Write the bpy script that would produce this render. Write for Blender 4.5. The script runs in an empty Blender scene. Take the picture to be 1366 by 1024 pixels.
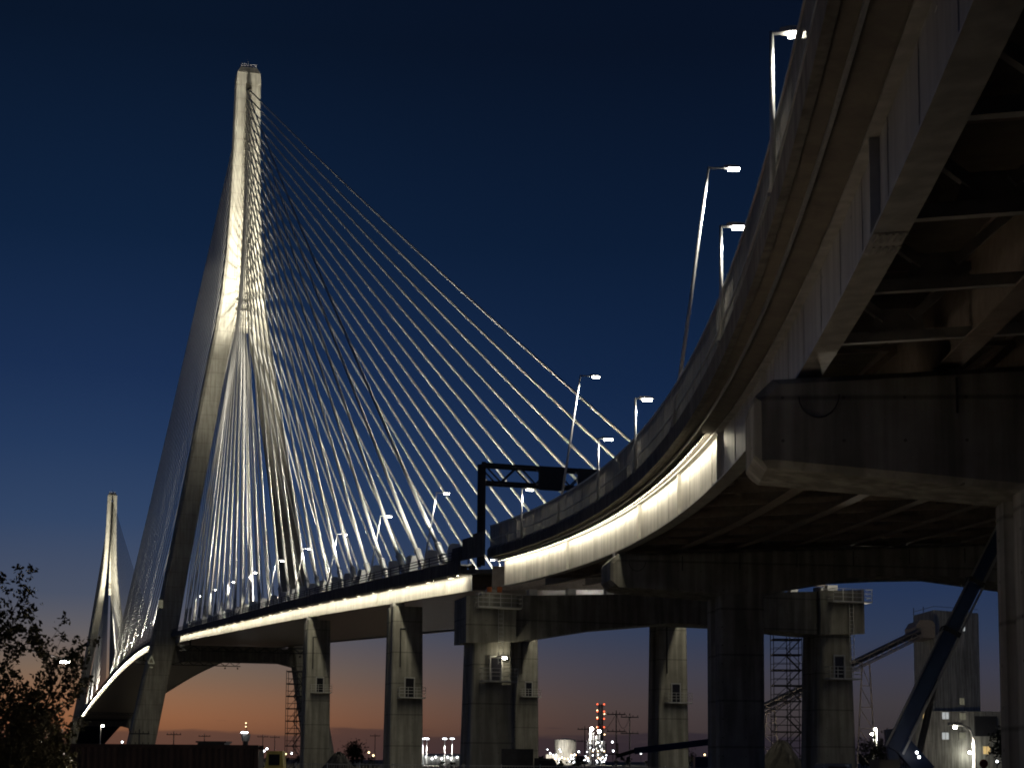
import bpy, math, random
import numpy as np
from mathutils import Vector, Matrix
random.seed(7)
scene = bpy.context.scene
COL = scene.collection
R = math.radians

# ------------------------------------------------------------------ camera
F_PX, PITCH, ROLL, HORIZON, EYE = 2150.0, R(6.0), R(0.45), 1014.0, 2.0
PY = HORIZON - F_PX * math.tan(PITCH)
fwd = Vector((0, math.cos(PITCH), math.sin(PITCH)))
up0 = Vector((0, -math.sin(PITCH), math.cos(PITCH)))
x0 = Vector((1, 0, 0))
right = x0 * math.cos(ROLL) + up0 * math.sin(ROLL)
upv = up0 * math.cos(ROLL) - x0 * math.sin(ROLL)
cam_data = bpy.data.cameras.new('camera')
cam = bpy.data.objects.new('camera', cam_data)
COL.objects.link(cam)
m = Matrix((right, upv, -fwd)).transposed().to_4x4()
m.translation = (0, 0, EYE)
cam.matrix_world = m
cam_data.sensor_fit = 'HORIZONTAL'
cam_data.sensor_width = 36
cam_data.lens = 36 * F_PX / 1366
cam_data.shift_y = (PY - 512) / 1366
cam_data.clip_start = 0.1
cam_data.clip_end = 20000
scene.camera = cam


def srgb(r, g, b):
    f = lambda c: (c / 12.92 if c <= 0.04045 else ((c + 0.055) / 1.055) ** 2.4)
    return (f(r / 255), f(g / 255), f(b / 255), 1)


# ------------------------------------------------------------------ dusk sky
world = bpy.data.worlds.new('World')
scene.world = world
world.use_nodes = True
wt = world.node_tree
wt.nodes.clear()


def wn(kind, **kw):
    n = wt.nodes.new(kind)
    for k, v in kw.items():
        setattr(n, k, v)
    return n


def wmath(op, a, b=None, c=None):
    n = wn('ShaderNodeMath', operation=op)
    for i, v in enumerate((a, b, c)):
        if v is None:
            continue
        if isinstance(v, (int, float)):
            n.inputs[i].default_value = v
        else:
            wt.links.new(v, n.inputs[i])
    return n.outputs[0]


def ramp(fac, stops):
    n = wn('ShaderNodeValToRGB')
    el = n.color_ramp.elements
    while len(el) > 1:
        el.remove(el[-1])
    el[0].position = stops[0][0]
    el[0].color = stops[0][1]
    for p, c in stops[1:]:
        e = el.new(p)
        e.color = c
    wt.links.new(fac, n.inputs[0])
    return n.outputs[0]


tc = wn('ShaderNodeTexCoord')
nrm = wn('ShaderNodeVectorMath', operation='NORMALIZE')
wt.links.new(tc.outputs['Generated'], nrm.inputs[0])
sep = wn('ShaderNodeSeparateXYZ')
wt.links.new(nrm.outputs[0], sep.inputs[0])
elev = wmath('MULTIPLY', wmath('ARCSINE', sep.outputs[2]), 180 / math.pi)      # degrees
efac = wmath('DIVIDE', elev, 90.0)
azim = wmath('MULTIPLY', wmath('ARCTAN2', sep.outputs[0], sep.outputs[1]), 180 / math.pi)
glow = [(0.0, (92, 62, 56)), (0.7, (116, 78, 58)), (1.2, (146, 95, 64)), (2.0, (144, 102, 74)), (3.0, (124, 103, 86)),
        (4.3, (98, 94, 97)), (5.6, (74, 82, 101)), (8.2, (50, 69, 101)), (10.8, (36, 57, 92)), (13.3, (26, 46, 81)),
        (18.0, (15, 34, 62)), (24.6, (9, 22, 42)), (45, (6, 13, 29)), (90, (5, 10, 24))]
away = [(0.0, (46, 42, 48)), (1.0, (56, 51, 54)), (2.0, (62, 58, 62)), (3.2, (58, 59, 73)), (4.5, (46, 57, 81)),
        (6.0, (36, 51, 81)), (8.2, (31, 49, 82)), (10.8, (24, 43, 76)), (13.3, (18, 37, 68)),
        (18.0, (12, 28, 53)), (24.6, (8, 18, 36)), (45, (5, 11, 26)), (90, (5, 10, 24))]
c_glow = ramp(efac, [(e / 90, srgb(*c)) for e, c in glow])
c_away = ramp(efac, [(e / 90, srgb(*c)) for e, c in away])
daz = wmath('DIVIDE', wmath('SUBTRACT', azim, -15.0), 12.5)
gfac = wmath('POWER', 2.718, wmath('MULTIPLY', wmath('MULTIPLY', daz, daz), -1.0))
mix = wn('ShaderNodeMix', data_type='RGBA')
wt.links.new(gfac, mix.inputs[0])
wt.links.new(c_away, mix.inputs[6])
wt.links.new(c_glow, mix.inputs[7])
# a low bank of dusk cloud with a ragged top, and a few thin wisps above it
cvec = wn('ShaderNodeCombineXYZ')
wt.links.new(wmath('MULTIPLY', azim, 0.10), cvec.inputs[0])
wt.links.new(wmath('MULTIPLY', elev, 1.1), cvec.inputs[1])
cn = wn('ShaderNodeTexNoise')
cn.inputs['Scale'].default_value = 2.2
cn.inputs['Detail'].default_value = 5
wt.links.new(cvec.outputs[0], cn.inputs[0])
edge = wmath('ADD', 0.15, wmath('MULTIPLY', cn.outputs[0], 1.6))
bank = wn('ShaderNodeMapRange', interpolation_type='SMOOTHSTEP')
wt.links.new(wmath('SUBTRACT', edge, elev), bank.inputs[0])
bank.inputs[1].default_value = -0.10
bank.inputs[2].default_value = 0.14
bank.inputs[3].default_value = 0
bank.inputs[4].default_value = 0.8
mix2 = wn('ShaderNodeMix', data_type='RGBA')
wt.links.new(bank.outputs[0], mix2.inputs[0])
wt.links.new(mix.outputs[2], mix2.inputs[6])
mixc = wn('ShaderNodeMix', data_type='RGBA')
wt.links.new(gfac, mixc.inputs[0])
mixc.inputs[6].default_value = srgb(40, 36, 46)
mixc.inputs[7].default_value = srgb(92, 64, 54)
wt.links.new(mixc.outputs[2], mix2.inputs[7])
wv = wn('ShaderNodeCombineXYZ')
wt.links.new(wmath('MULTIPLY', azim, 0.42), wv.inputs[0])
wt.links.new(wmath('MULTIPLY', elev, 2.6), wv.inputs[1])
wnz = wn('ShaderNodeTexNoise')
wnz.inputs['Scale'].default_value = 1.0
wnz.inputs['Detail'].default_value = 6
wt.links.new(wv.outputs[0], wnz.inputs[0])
band = wmath('MAXIMUM', wmath('SUBTRACT', 1.0, wmath('MULTIPLY', wmath('ABSOLUTE', wmath('SUBTRACT', elev, 1.55)), 1.6)), 0.0)
wsp = wn('ShaderNodeMapRange', interpolation_type='SMOOTHSTEP')
wt.links.new(wmath('MULTIPLY', wnz.outputs[0], wmath('POWER', band, 0.25)), wsp.inputs[0])
wsp.inputs[1].default_value = 0.60
wsp.inputs[2].default_value = 0.67
wsp.inputs[3].default_value = 0
wsp.inputs[4].default_value = 0.7
mix3 = wn('ShaderNodeMix', data_type='RGBA')
wt.links.new(wsp.outputs[0], mix3.inputs[0])
wt.links.new(mix2.outputs[2], mix3.inputs[6])
wt.links.new(mixc.outputs[2], mix3.inputs[7])
bg = wn('ShaderNodeBackground')
bg.inputs[1].default_value = 1.0
wt.links.new(mix3.outputs[2], bg.inputs[0])
wo = wn('ShaderNodeOutputWorld')
wt.links.new(bg.outputs[0], wo.inputs[0])

scene.view_settings.view_transform = 'Standard'
scene.view_settings.look = 'None'
scene.view_settings.exposure = 0.0
scene.view_settings.gamma = 1.0
scene.view_settings.use_curve_mapping = False
scene.render.engine = 'CYCLES'
scene.cycles.use_denoising = True
scene.cycles.use_light_tree = True
scene.cycles.filter_width = 1.9
scene.cycles.max_bounces = 5
scene.cycles.diffuse_bounces = 3
scene.cycles.glossy_bounces = 2
scene.cycles.sample_clamp_indirect = 3.0
scene.cycles.caustics_reflective = False
scene.cycles.caustics_refractive = False

# ------------------------------------------------------------------ materials
MAT = {}


def material(name, c1, c2=None, scale=3.0, rough=0.7, metal=0.0, bump=0.0, streak=0.0, spec=0.4, detail=6,
             translucent=0.0, joints=0.0, clear=0.0, ties=0.0, emit=None, strength=0.0):
    mt = bpy.data.materials.new(name)
    mt.use_nodes = True
    nt = mt.node_tree
    b = nt.nodes['Principled BSDF']
    b.inputs['Roughness'].default_value = rough
    b.inputs['Metallic'].default_value = metal
    b.inputs['Specular IOR Level'].default_value = spec
    geo = nt.nodes.new('ShaderNodeNewGeometry')
    no = nt.nodes.new('ShaderNodeTexNoise')
    no.inputs['Scale'].default_value = scale
    no.inputs['Detail'].default_value = detail
    no.inputs['Roughness'].default_value = 0.62
    nt.links.new(geo.outputs['Position'], no.inputs['Vector'])
    rp = nt.nodes.new('ShaderNodeValToRGB')
    c2 = c2 or tuple(x * 0.8 for x in c1)
    rp.color_ramp.elements[0].position = 0.3
    rp.color_ramp.elements[0].color = (*c2, 1)
    rp.color_ramp.elements[1].position = 0.7
    rp.color_ramp.elements[1].color = (*c1, 1)
    nt.links.new(no.outputs[0], rp.inputs[0])
    colour = rp.outputs[0]
    if streak > 0:                                   # rain stains running down the face
        mp = nt.nodes.new('ShaderNodeMapping')
        mp.inputs['Scale'].default_value = (1.3, 1.3, 0.10)
        nt.links.new(geo.outputs['Position'], mp.inputs['Vector'])
        ns = nt.nodes.new('ShaderNodeTexNoise')
        ns.inputs['Scale'].default_value = 1.4
        ns.inputs['Detail'].default_value = 5
        nt.links.new(mp.outputs[0], ns.inputs['Vector'])
        mr = nt.nodes.new('ShaderNodeMapRange')
        mr.inputs[1].default_value = 0.40
        mr.inputs[2].default_value = 0.62
        mr.inputs[3].default_value = 1.0 - streak
        mr.inputs[4].default_value = 1.0
        nt.links.new(ns.outputs[0], mr.inputs[0])
        mu = nt.nodes.new('ShaderNodeMix')
        mu.data_type = 'RGBA'
        mu.blend_type = 'MULTIPLY'
        mu.inputs[0].default_value = 1.0
        nt.links.new(colour, mu.inputs[6])
        nt.links.new(mr.outputs[0], mu.inputs[7])
        colour = mu.outputs[2]
    if joints > 0:                                   # thin pour lines between concrete lifts
        sx = nt.nodes.new('ShaderNodeSeparateXYZ')
        nt.links.new(geo.outputs['Position'], sx.inputs[0])
        fr = nt.nodes.new('ShaderNodeMath')
        fr.operation = 'PINGPONG'
        fr.inputs[1].default_value = joints / 2
        nt.links.new(sx.outputs[2], fr.inputs[0])
        mr = nt.nodes.new('ShaderNodeMapRange')
        mr.inputs[1].default_value = 0.02
        mr.inputs[2].default_value = 0.10
        mr.inputs[3].default_value = 0.55
        mr.inputs[4].default_value = 1.0
        nt.links.new(fr.outputs[0], mr.inputs[0])
        mu = nt.nodes.new('ShaderNodeMix')
        mu.data_type = 'RGBA'
        mu.blend_type = 'MULTIPLY'
        mu.inputs[0].default_value = 1.0
        nt.links.new(colour, mu.inputs[6])
        nt.links.new(mr.outputs[0], mu.inputs[7])
        colour = mu.outputs[2]
    if ties > 0:                                     # formwork tie holes
        def mth(op, a, bq):
            n = nt.nodes.new('ShaderNodeMath')
            n.operation = op
            for i, v in enumerate((a, bq)):
                if isinstance(v, (int, float)):
                    n.inputs[i].default_value = v
                else:
                    nt.links.new(v, n.inputs[i])
            return n.outputs[0]
        sx2 = nt.nodes.new('ShaderNodeSeparateXYZ')
        nt.links.new(geo.outputs['Position'], sx2.inputs[0])
        h1 = mth('ADD', sx2.outputs[0], mth('MULTIPLY', sx2.outputs[1], 0.6))
        fx = mth('PINGPONG', h1, ties / 2)
        fz = mth('PINGPONG', sx2.outputs[2], ties * .375)
        d2 = mth('ADD', mth('MULTIPLY', fx, fx), mth('MULTIPLY', fz, fz))
        hole = mth('GREATER_THAN', d2, 0.0022)
        hole = mth('ADD', mth('MULTIPLY', hole, 0.55), 0.45)
        mu = nt.nodes.new('ShaderNodeMix')
        mu.data_type = 'RGBA'
        mu.blend_type = 'MULTIPLY'
        mu.inputs[0].default_value = 1.0
        nt.links.new(colour, mu.inputs[6])
        nt.links.new(hole, mu.inputs[7])
        colour = mu.outputs[2]
    nt.links.new(colour, b.inputs['Base Color'])
    if bump > 0:
        bn = nt.nodes.new('ShaderNodeBump')
        bn.inputs['Strength'].default_value = bump
        bn.inputs['Distance'].default_value = 0.05
        nf = nt.nodes.new('ShaderNodeTexNoise')
        nf.inputs['Scale'].default_value = scale * 4
        nf.inputs['Detail'].default_value = 4
        nt.links.new(geo.outputs['Position'], nf.inputs['Vector'])
        nt.links.new(nf.outputs[0], bn.inputs['Height'])
        nt.links.new(bn.outputs[0], b.inputs['Normal'])
    if emit:
        b.inputs['Emission Color'].default_value = (*emit, 1)
        b.inputs['Emission Strength'].default_value = strength
    if translucent > 0:
        tr = nt.nodes.new('ShaderNodeBsdfTranslucent')
        nt.links.new(colour, tr.inputs[0])
        ms = nt.nodes.new('ShaderNodeMixShader')
        ms.inputs[0].default_value = translucent
        out = nt.nodes['Material Output']
        nt.links.new(b.outputs[0], ms.inputs[1])
        nt.links.new(tr.outputs[0], ms.inputs[2])
        nt.links.new(ms.outputs[0], out.inputs[0])
    if clear > 0:
        tp = nt.nodes.new('ShaderNodeBsdfTransparent')
        tp.inputs[0].default_value = (.85, .83, .78, 1)
        m2 = nt.nodes.new('ShaderNodeMixShader')
        m2.inputs[0].default_value = clear
        nt.links.new(ms.outputs[0], m2.inputs[1])
        nt.links.new(tp.outputs[0], m2.inputs[2])
        nt.links.new(m2.outputs[0], out.inputs[0])
    MAT[name] = mt
    return mt


WARM = (1.0, 0.91, 0.68)
material('concrete', (0.42, 0.41, 0.37), (0.27, 0.26, 0.23), 0.55, 0.85, bump=0.25, streak=0.45, joints=3.0, ties=1.6)
material('pier_concrete', (0.45, 0.44, 0.39), (0.30, 0.29, 0.25), 0.4, 0.85, bump=0.25, streak=0.40, joints=3.6, ties=1.8)
material('tower_concrete', (0.48, 0.46, 0.38), (0.34, 0.32, 0.26), 0.22, 0.8, bump=0.2, streak=0.30, joints=4.4)
material('dark_concrete', (0.22, 0.21, 0.19), (0.13, 0.12, 0.11), 0.7, 0.85, bump=0.25, streak=0.4)
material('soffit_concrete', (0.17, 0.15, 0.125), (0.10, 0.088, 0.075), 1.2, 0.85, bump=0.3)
material('girder_paint', (0.60, 0.58, 0.54), (0.46, 0.44, 0.40), 0.5, 0.45, streak=0.28)
material('brown_steel', (0.33, 0.28, 0.24), (0.21, 0.17, 0.145), 2.0, 0.6, bump=0.1)
material('soffit_sheet', (0.30, 0.26, 0.23), (0.20, 0.17, 0.15), 0.6, 0.30, spec=0.5)
material('grey_steel', (0.46, 0.45, 0.43), (0.32, 0.31, 0.30), 2.0, 0.5)
material('galvanised', (0.62, 0.62, 0.60), (0.48, 0.48, 0.47), 5.0, 0.4, metal=0.4)
material('dark_metal', (0.035, 0.035, 0.04), (0.02, 0.02, 0.022), 3.0, 0.5)
material('cable_white', (0.74, 0.73, 0.69), (0.66, 0.65, 0.61), 0.3, 0.7, spec=0.2)
material('tube_grey', (0.58, 0.57, 0.54), (0.40, 0.39, 0.37), 1.2, 0.55)
material('panel', (0.50, 0.49, 0.46), (0.38, 0.37, 0.35), 0.8, 0.55, streak=0.25, translucent=0.5, clear=0.25)
material('asphalt', (0.06, 0.06, 0.062), (0.04, 0.04, 0.042), 6.0, 0.9, bump=0.3)
material('marking', (0.75, 0.75, 0.72), (0.6, 0.6, 0.58), 5.0, 0.7)
material('soil', (0.27, 0.24, 0.19), (0.16, 0.14, 0.11), 0.15, 0.95, bump=0.5)
material('gravel', (0.09, 0.085, 0.075), (0.04, 0.037, 0.034), 1.5, 0.95, bump=1.0)
material('container_rust', (0.085, 0.05, 0.04), (0.05, 0.032, 0.027), 1.2, 0.7, streak=0.4, bump=0.1)
material('foliage', (0.075, 0.065, 0.03), (0.035, 0.035, 0.016), 4.0, 0.8)
material('bark', (0.07, 0.055, 0.045), (0.03, 0.024, 0.02), 6.0, 0.9, bump=0.5)
material('far_foliage', (0.05, 0.055, 0.035), (0.02, 0.024, 0.018), 0.3, 0.9)
material('blue_paint', (0.02, 0.045, 0.13), (0.013, 0.03, 0.09), 2.0, 0.4, spec=0.5)
material('plant_cladding', (0.60, 0.58, 0.52), (0.45, 0.43, 0.38), 0.35, 0.8, streak=0.45)
material('red_paint', (0.45, 0.05, 0.03), (0.32, 0.035, 0.025), 2.0, 0.5)
material('orange_paint', (0.55, 0.16, 0.04), (0.4, 0.1, 0.03), 2.0, 0.5)
material('yellow_paint', (0.55, 0.45, 0.12), (0.4, 0.32, 0.09), 2.0, 0.5)
material('dark_glass', (0.02, 0.02, 0.025), (0.015, 0.015, 0.02), 1.0, 0.1)
material('led_strip', (0.8, 0.8, 0.8), None, 1, emit=WARM, strength=25.0)
material('led_strip_main', (0.8, 0.8, 0.8), None, 1, emit=WARM, strength=56.0)
material('lens_cool', (0.8, 0.8, 0.8), None, 1, emit=(1.0, 0.96, 0.84), strength=60.0)
material('lens_white', (0.8, 0.8, 0.8), None, 1, emit=(0.9, 0.95, 1.0), strength=9.0)
material('lens_amber', (0.8, 0.8, 0.8), None, 1, emit=(1.0, 0.72, 0.38), strength=5.0)
material('lens_red', (0.6, 0.1, 0.1), None, 1, emit=(1.0, 0.12, 0.04), strength=3.0)
material('window_warm', (0.6, 0.5, 0.3), (0.4, 0.3, 0.2), 1.2, emit=(1.0, 0.68, 0.25), strength=0.55)
material('window_white', (0.6, 0.6, 0.6), (0.3, 0.3, 0.3), 1.2, emit=(0.9, 0.95, 0.95), strength=0.4)
material('window_dim', (0.4, 0.4, 0.35), (0.2, 0.2, 0.18), 1.2, emit=(0.8, 0.75, 0.5), strength=0.12)
material('steam', (0.7, 0.7, 0.7))


# ------------------------------------------------------------------ mesh helpers
class MB:
    def __init__(self):
        self.v, self.f = [], []

    def poly(self, pts):
        k = len(self.v)
        self.v += [tuple(p) for p in pts]
        self.f.append(tuple(range(k, k + len(pts))))
        return self

    def loft(self, rings, cap=True, closed=True):
        """rings: lists of points, all the same length, joined in order"""
        k, n = len(self.v), len(rings[0])
        for r in rings:
            self.v += [tuple(p) for p in r]
        for i in range(len(rings) - 1):
            a, b = k + i * n, k + (i + 1) * n
            for j in range(n if closed else n - 1):
                j2 = (j + 1) % n
                self.f.append((a + j, a + j2, b + j2, b + j))
        if cap:
            self.f.append(tuple(k + j for j in reversed(range(n))))
            e = k + (len(rings) - 1) * n
            self.f.append(tuple(e + j for j in range(n)))
        return self

    def box(self, c, s, ax=None):
        c = Vector(c)
        X, Y, Z = ax or (Vector((1, 0, 0)), Vector((0, 1, 0)), Vector((0, 0, 1)))
        X, Y, Z = X * (s[0] / 2), Y * (s[1] / 2), Z * (s[2] / 2)
        self.loft([[c - X - Y - Z, c + X - Y - Z, c + X + Y - Z, c - X + Y - Z],
                   [c - X - Y + Z, c + X - Y + Z, c + X + Y + Z, c - X + Y + Z]])
        return self

    def bar(self, a, b, w, h=None, n=4):
        """round (n>4) or square bar from a to b"""
        a, b = Vector(a), Vector(b)
        d = (b - a)
        if d.length < 1e-6:
            return self
        d.normalize()
        ref = Vector((0, 0, 1)) if abs(d.z) < 0.95 else Vector((1, 0, 0))
        s = d.cross(ref).normalized()
        t = s.cross(d).normalized()
        wa, wb = (w, w) if not isinstance(w, tuple) else w
        if n == 4:
            h = h or wa
            off = lambda q: [(-q / 2, -h / 2), (q / 2, -h / 2), (q / 2, h / 2), (-q / 2, h / 2)]
            r1, r2 = off(wa), off(wb)
        else:
            cs = [(math.cos(2 * math.pi * i / n), math.sin(2 * math.pi * i / n)) for i in range(n)]
            r1 = [(x * wa / 2, y * wa / 2) for x, y in cs]
            r2 = [(x * wb / 2, y * wb / 2) for x, y in cs]
        self.loft([[a + s * x + t * y for x, y in r1], [b + s * x + t * y for x, y in r2]])
        return self

    def path(self, pts, w, n=6):
        for a, b in zip(pts[:-1], pts[1:]):
            self.bar(a, b, w, n=n)
        return self

    def ball(self, c, r, n=8, m=6, sz=1.0):
        c = Vector(c)
        rings = []
        for i in range(m + 1):
            a = -math.pi / 2 + math.pi * i / m
            q = max(math.cos(a), 0.02) * r
            rings.append([c + Vector((q * math.cos(2 * math.pi * j / n), q * math.sin(2 * math.pi * j / n),
                                      r * sz * math.sin(a))) for j in range(n)])
        return self.loft(rings)


def setp(o, label=None, cat=None, group=None, kind=None):
    for k, v in (('label', label), ('category', cat), ('group', group), ('kind', kind)):
        if v:
            o[k] = v
    return o


def mesh(name, mb, mat, origin=(0, 0, 0), parent=None, smooth=False):
    me = bpy.data.meshes.new(name)
    o = Vector(origin)
    me.from_pydata([(p[0] - o[0], p[1] - o[1], p[2] - o[2]) for p in mb.v], [], mb.f)
    me.materials.append(MAT[mat])
    if smooth:
        me.polygons.foreach_set('use_smooth', [True] * len(me.polygons))
    ob = bpy.data.objects.new(name, me)
    COL.objects.link(ob)
    if parent is not None:
        ob.parent = parent
    else:
        ob.location = o
    return ob


class Thing:
    """an Empty at the thing's base; part() takes world coordinates"""

    def __init__(self, name, loc, label, cat, group=None):
        self.o = Vector(loc)
        self.e = bpy.data.objects.new(name, None)
        self.e.location = self.o
        self.e.empty_display_size = 0.5
        COL.objects.link(self.e)
        setp(self.e, label, cat, group)

    def part(self, name, mb, mat, parent=None, smooth=False, kind=None):
        ob = mesh(name, mb, mat, self.o, parent or self.e, smooth)
        if kind:
            ob['kind'] = kind
        return ob

    def light(self, name, loc, kind, power, colour=(1, 1, 1), target=None, size=0.2, angle=60, blend=0.6):
        ld = bpy.data.lights.new(name, kind)
        ld.energy = power
        ld.color = colour
        if kind in ('SPOT', 'POINT'):
            ld.shadow_soft_size = size
        if kind == 'SPOT':
            ld.spot_size = R(angle)
            ld.spot_blend = blend
        lo = bpy.data.objects.new(name, ld)
        COL.objects.link(lo)
        lo.parent = self.e
        lo.location = Vector(loc) - self.o
        if target is not None:
            d = Vector(target) - Vector(loc)
            lo.rotation_euler = d.to_track_quat('-Z', 'Y').to_euler()
        return lo


def at(px, py, Y):
    """the point at distance Y ahead of the camera that a photo position shows"""
    d = fwd * F_PX + right * (px - 683) - upv * (py - PY)
    return Vector((0, 0, EYE)) + d * (Y / d.y)


# ------------------------------------------------------------------ alignments
NEAR = Vector((-84.46, 488.09, 0))
FAR = Vector((-328.74, 1308.13, 0))
AX = (FAR - NEAR).normalized()
RT = Vector((AX.y, -AX.x, 0))
prof = [(-1300, 14.0), (-890, 31.3), (-767, 34.5), (-461, 40.0), (-243, 41.9), (-124, 40.8), (-60, 38.8), (18, 35.3),
        (131, 29.6), (251, 23.4), (345, 18.15)]
PT = np.array([p[0] for p in prof], float)
PZ = np.array([p[1] for p in prof], float)
PM = np.gradient(PZ, PT)


def zprof(t):
    i = int(np.clip(np.searchsorted(PT, t) - 1, 0, len(PT) - 2))
    h = PT[i + 1] - PT[i]
    q = (t - PT[i]) / h
    return ((2 * q ** 3 - 3 * q ** 2 + 1) * PZ[i] + (q ** 3 - 2 * q ** 2 + q) * h * PM[i] +
            (-2 * q ** 3 + 3 * q ** 2) * PZ[i + 1] + (q ** 3 - q ** 2) * h * PM[i + 1])


def smooth01(a, b, x):
    q = min(max((x - a) / (b - a), 0), 1)
    return q * q * (3 - 2 * q)


def main(t, u, h):
    """bridge deck: t metres from the near tower towards us, u to the right of the centre line, h over girder bottom"""
    p = NEAR - AX * t + RT * u
    return Vector((p.x, p.y, zprof(t) + h + 0.05 * smooth01(230, 345, t) * (u + 17.5)))


Y0, X0, SL = 144.606, -1.0855, -0.29811


def lx(y):
    if y < 19:
        e = 0.01
        k = (lx(19 + e) - lx(19)) / e
        return lx(19) + k * (y - 19)
    d = (y - Y0) / 100
    return X0 + SL * (y - Y0) - 27.91 * d ** 2 - 8.86 * d ** 3 - 1.66 * d ** 4


tab = [(0.0, X0, Y0)]
y = Y0
while y > -70:
    y -= 0.5
    xx = lx(y)
    tab.append((tab[-1][0] + math.hypot(xx - tab[-1][1], 0.5), xx, y))
TS = np.array([q[0] for q in tab])
TX = np.array([q[1] for q in tab])
TY = np.array([q[2] for q in tab])
S_MAX = float(TS[-1])


def app_frame(s):
    P = Vector((float(np.interp(s, TS, TX)), float(np.interp(s, TS, TY)), 0))
    e = 0.6
    a, b = max(s - e, 0), min(s + e, S_MAX)
    T = Vector((float(np.interp(b, TS, TX) - np.interp(a, TS, TX)), float(np.interp(b, TS, TY) - np.interp(a, TS, TY)), 0)).normalized()
    return P, T, Vector((-T.y, T.x, 0))


def app(s, u, h):
    """approach viaduct: s metres from the joint towards us, u right of the fascia girder, h over girder bottom"""
    P, T, N = app_frame(s)
    p = P + N * u
    return Vector((p.x, p.y, 17.6 - 0.047 * s + h + 0.05 * u))


def s_of_y(y):
    return float(np.interp(-y, -TY, TS))


def sweep(mb, fn, profile, stations):
    return mb.loft([[fn(s, u, h) for u, h in profile] for s in stations])


def rng(a, b, step):
    n = max(1, int(round(abs(b - a) / step)))
    return [a + (b - a) * i / n for i in range(n + 1)]


# ------------------------------------------------------------------ ground
gm = MB()
N = 60
gs = [-9000, -3000, -1200, -600] + [-400 + 20 * i for i in range(41)] + [600, 1200, 3000, 9000]
gy = [-400, -100, -40] + [20 * i for i in range(31)] + [700, 900, 1200, 1600, 2500, 5000, 14000]
for yy in gy:
    for xq in gs:
        z = 0.25 * math.sin(xq * 0.021 + yy * 0.013) * math.cos(yy * 0.03) - 0.25
        gm.v.append((xq, yy, z if abs(xq) < 500 and 10 < yy < 650 else -0.25))
W = len(gs)
for j in range(len(gy) - 1):
    for i in range(W - 1):
        gm.f.append((j * W + i, j * W + i + 1, (j + 1) * W + i + 1, (j + 1) * W + i))
setp(mesh('ground', gm, 'soil'), 'dark bare ground of the construction yard', None, None, 'structure')


# ------------------------------------------------------------------ towers
HW = [(-2, 32.0), (8, 30.0), (36, 24.5), (60, 20.3), (92.5, 14.9), (108, 12.4), (120.5, 10.4), (132.7, 8.3), (144, 6.6),
      (158, 5.4), (172.7, 4.65), (192, 4.05), (204, 3.85), (212, 3.7)]
LW = [(-2, 8.0), (36, 7.0), (60, 6.2), (92.5, 5.8), (120.5, 5.6), (132.7, 5.6), (144, 4.3), (158, 3.4), (172.7, 3.1), (212, 2.9)]
DV = [(-2, 10.5), (60, 9.0), (132, 8.0), (212, 6.4)]


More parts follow.
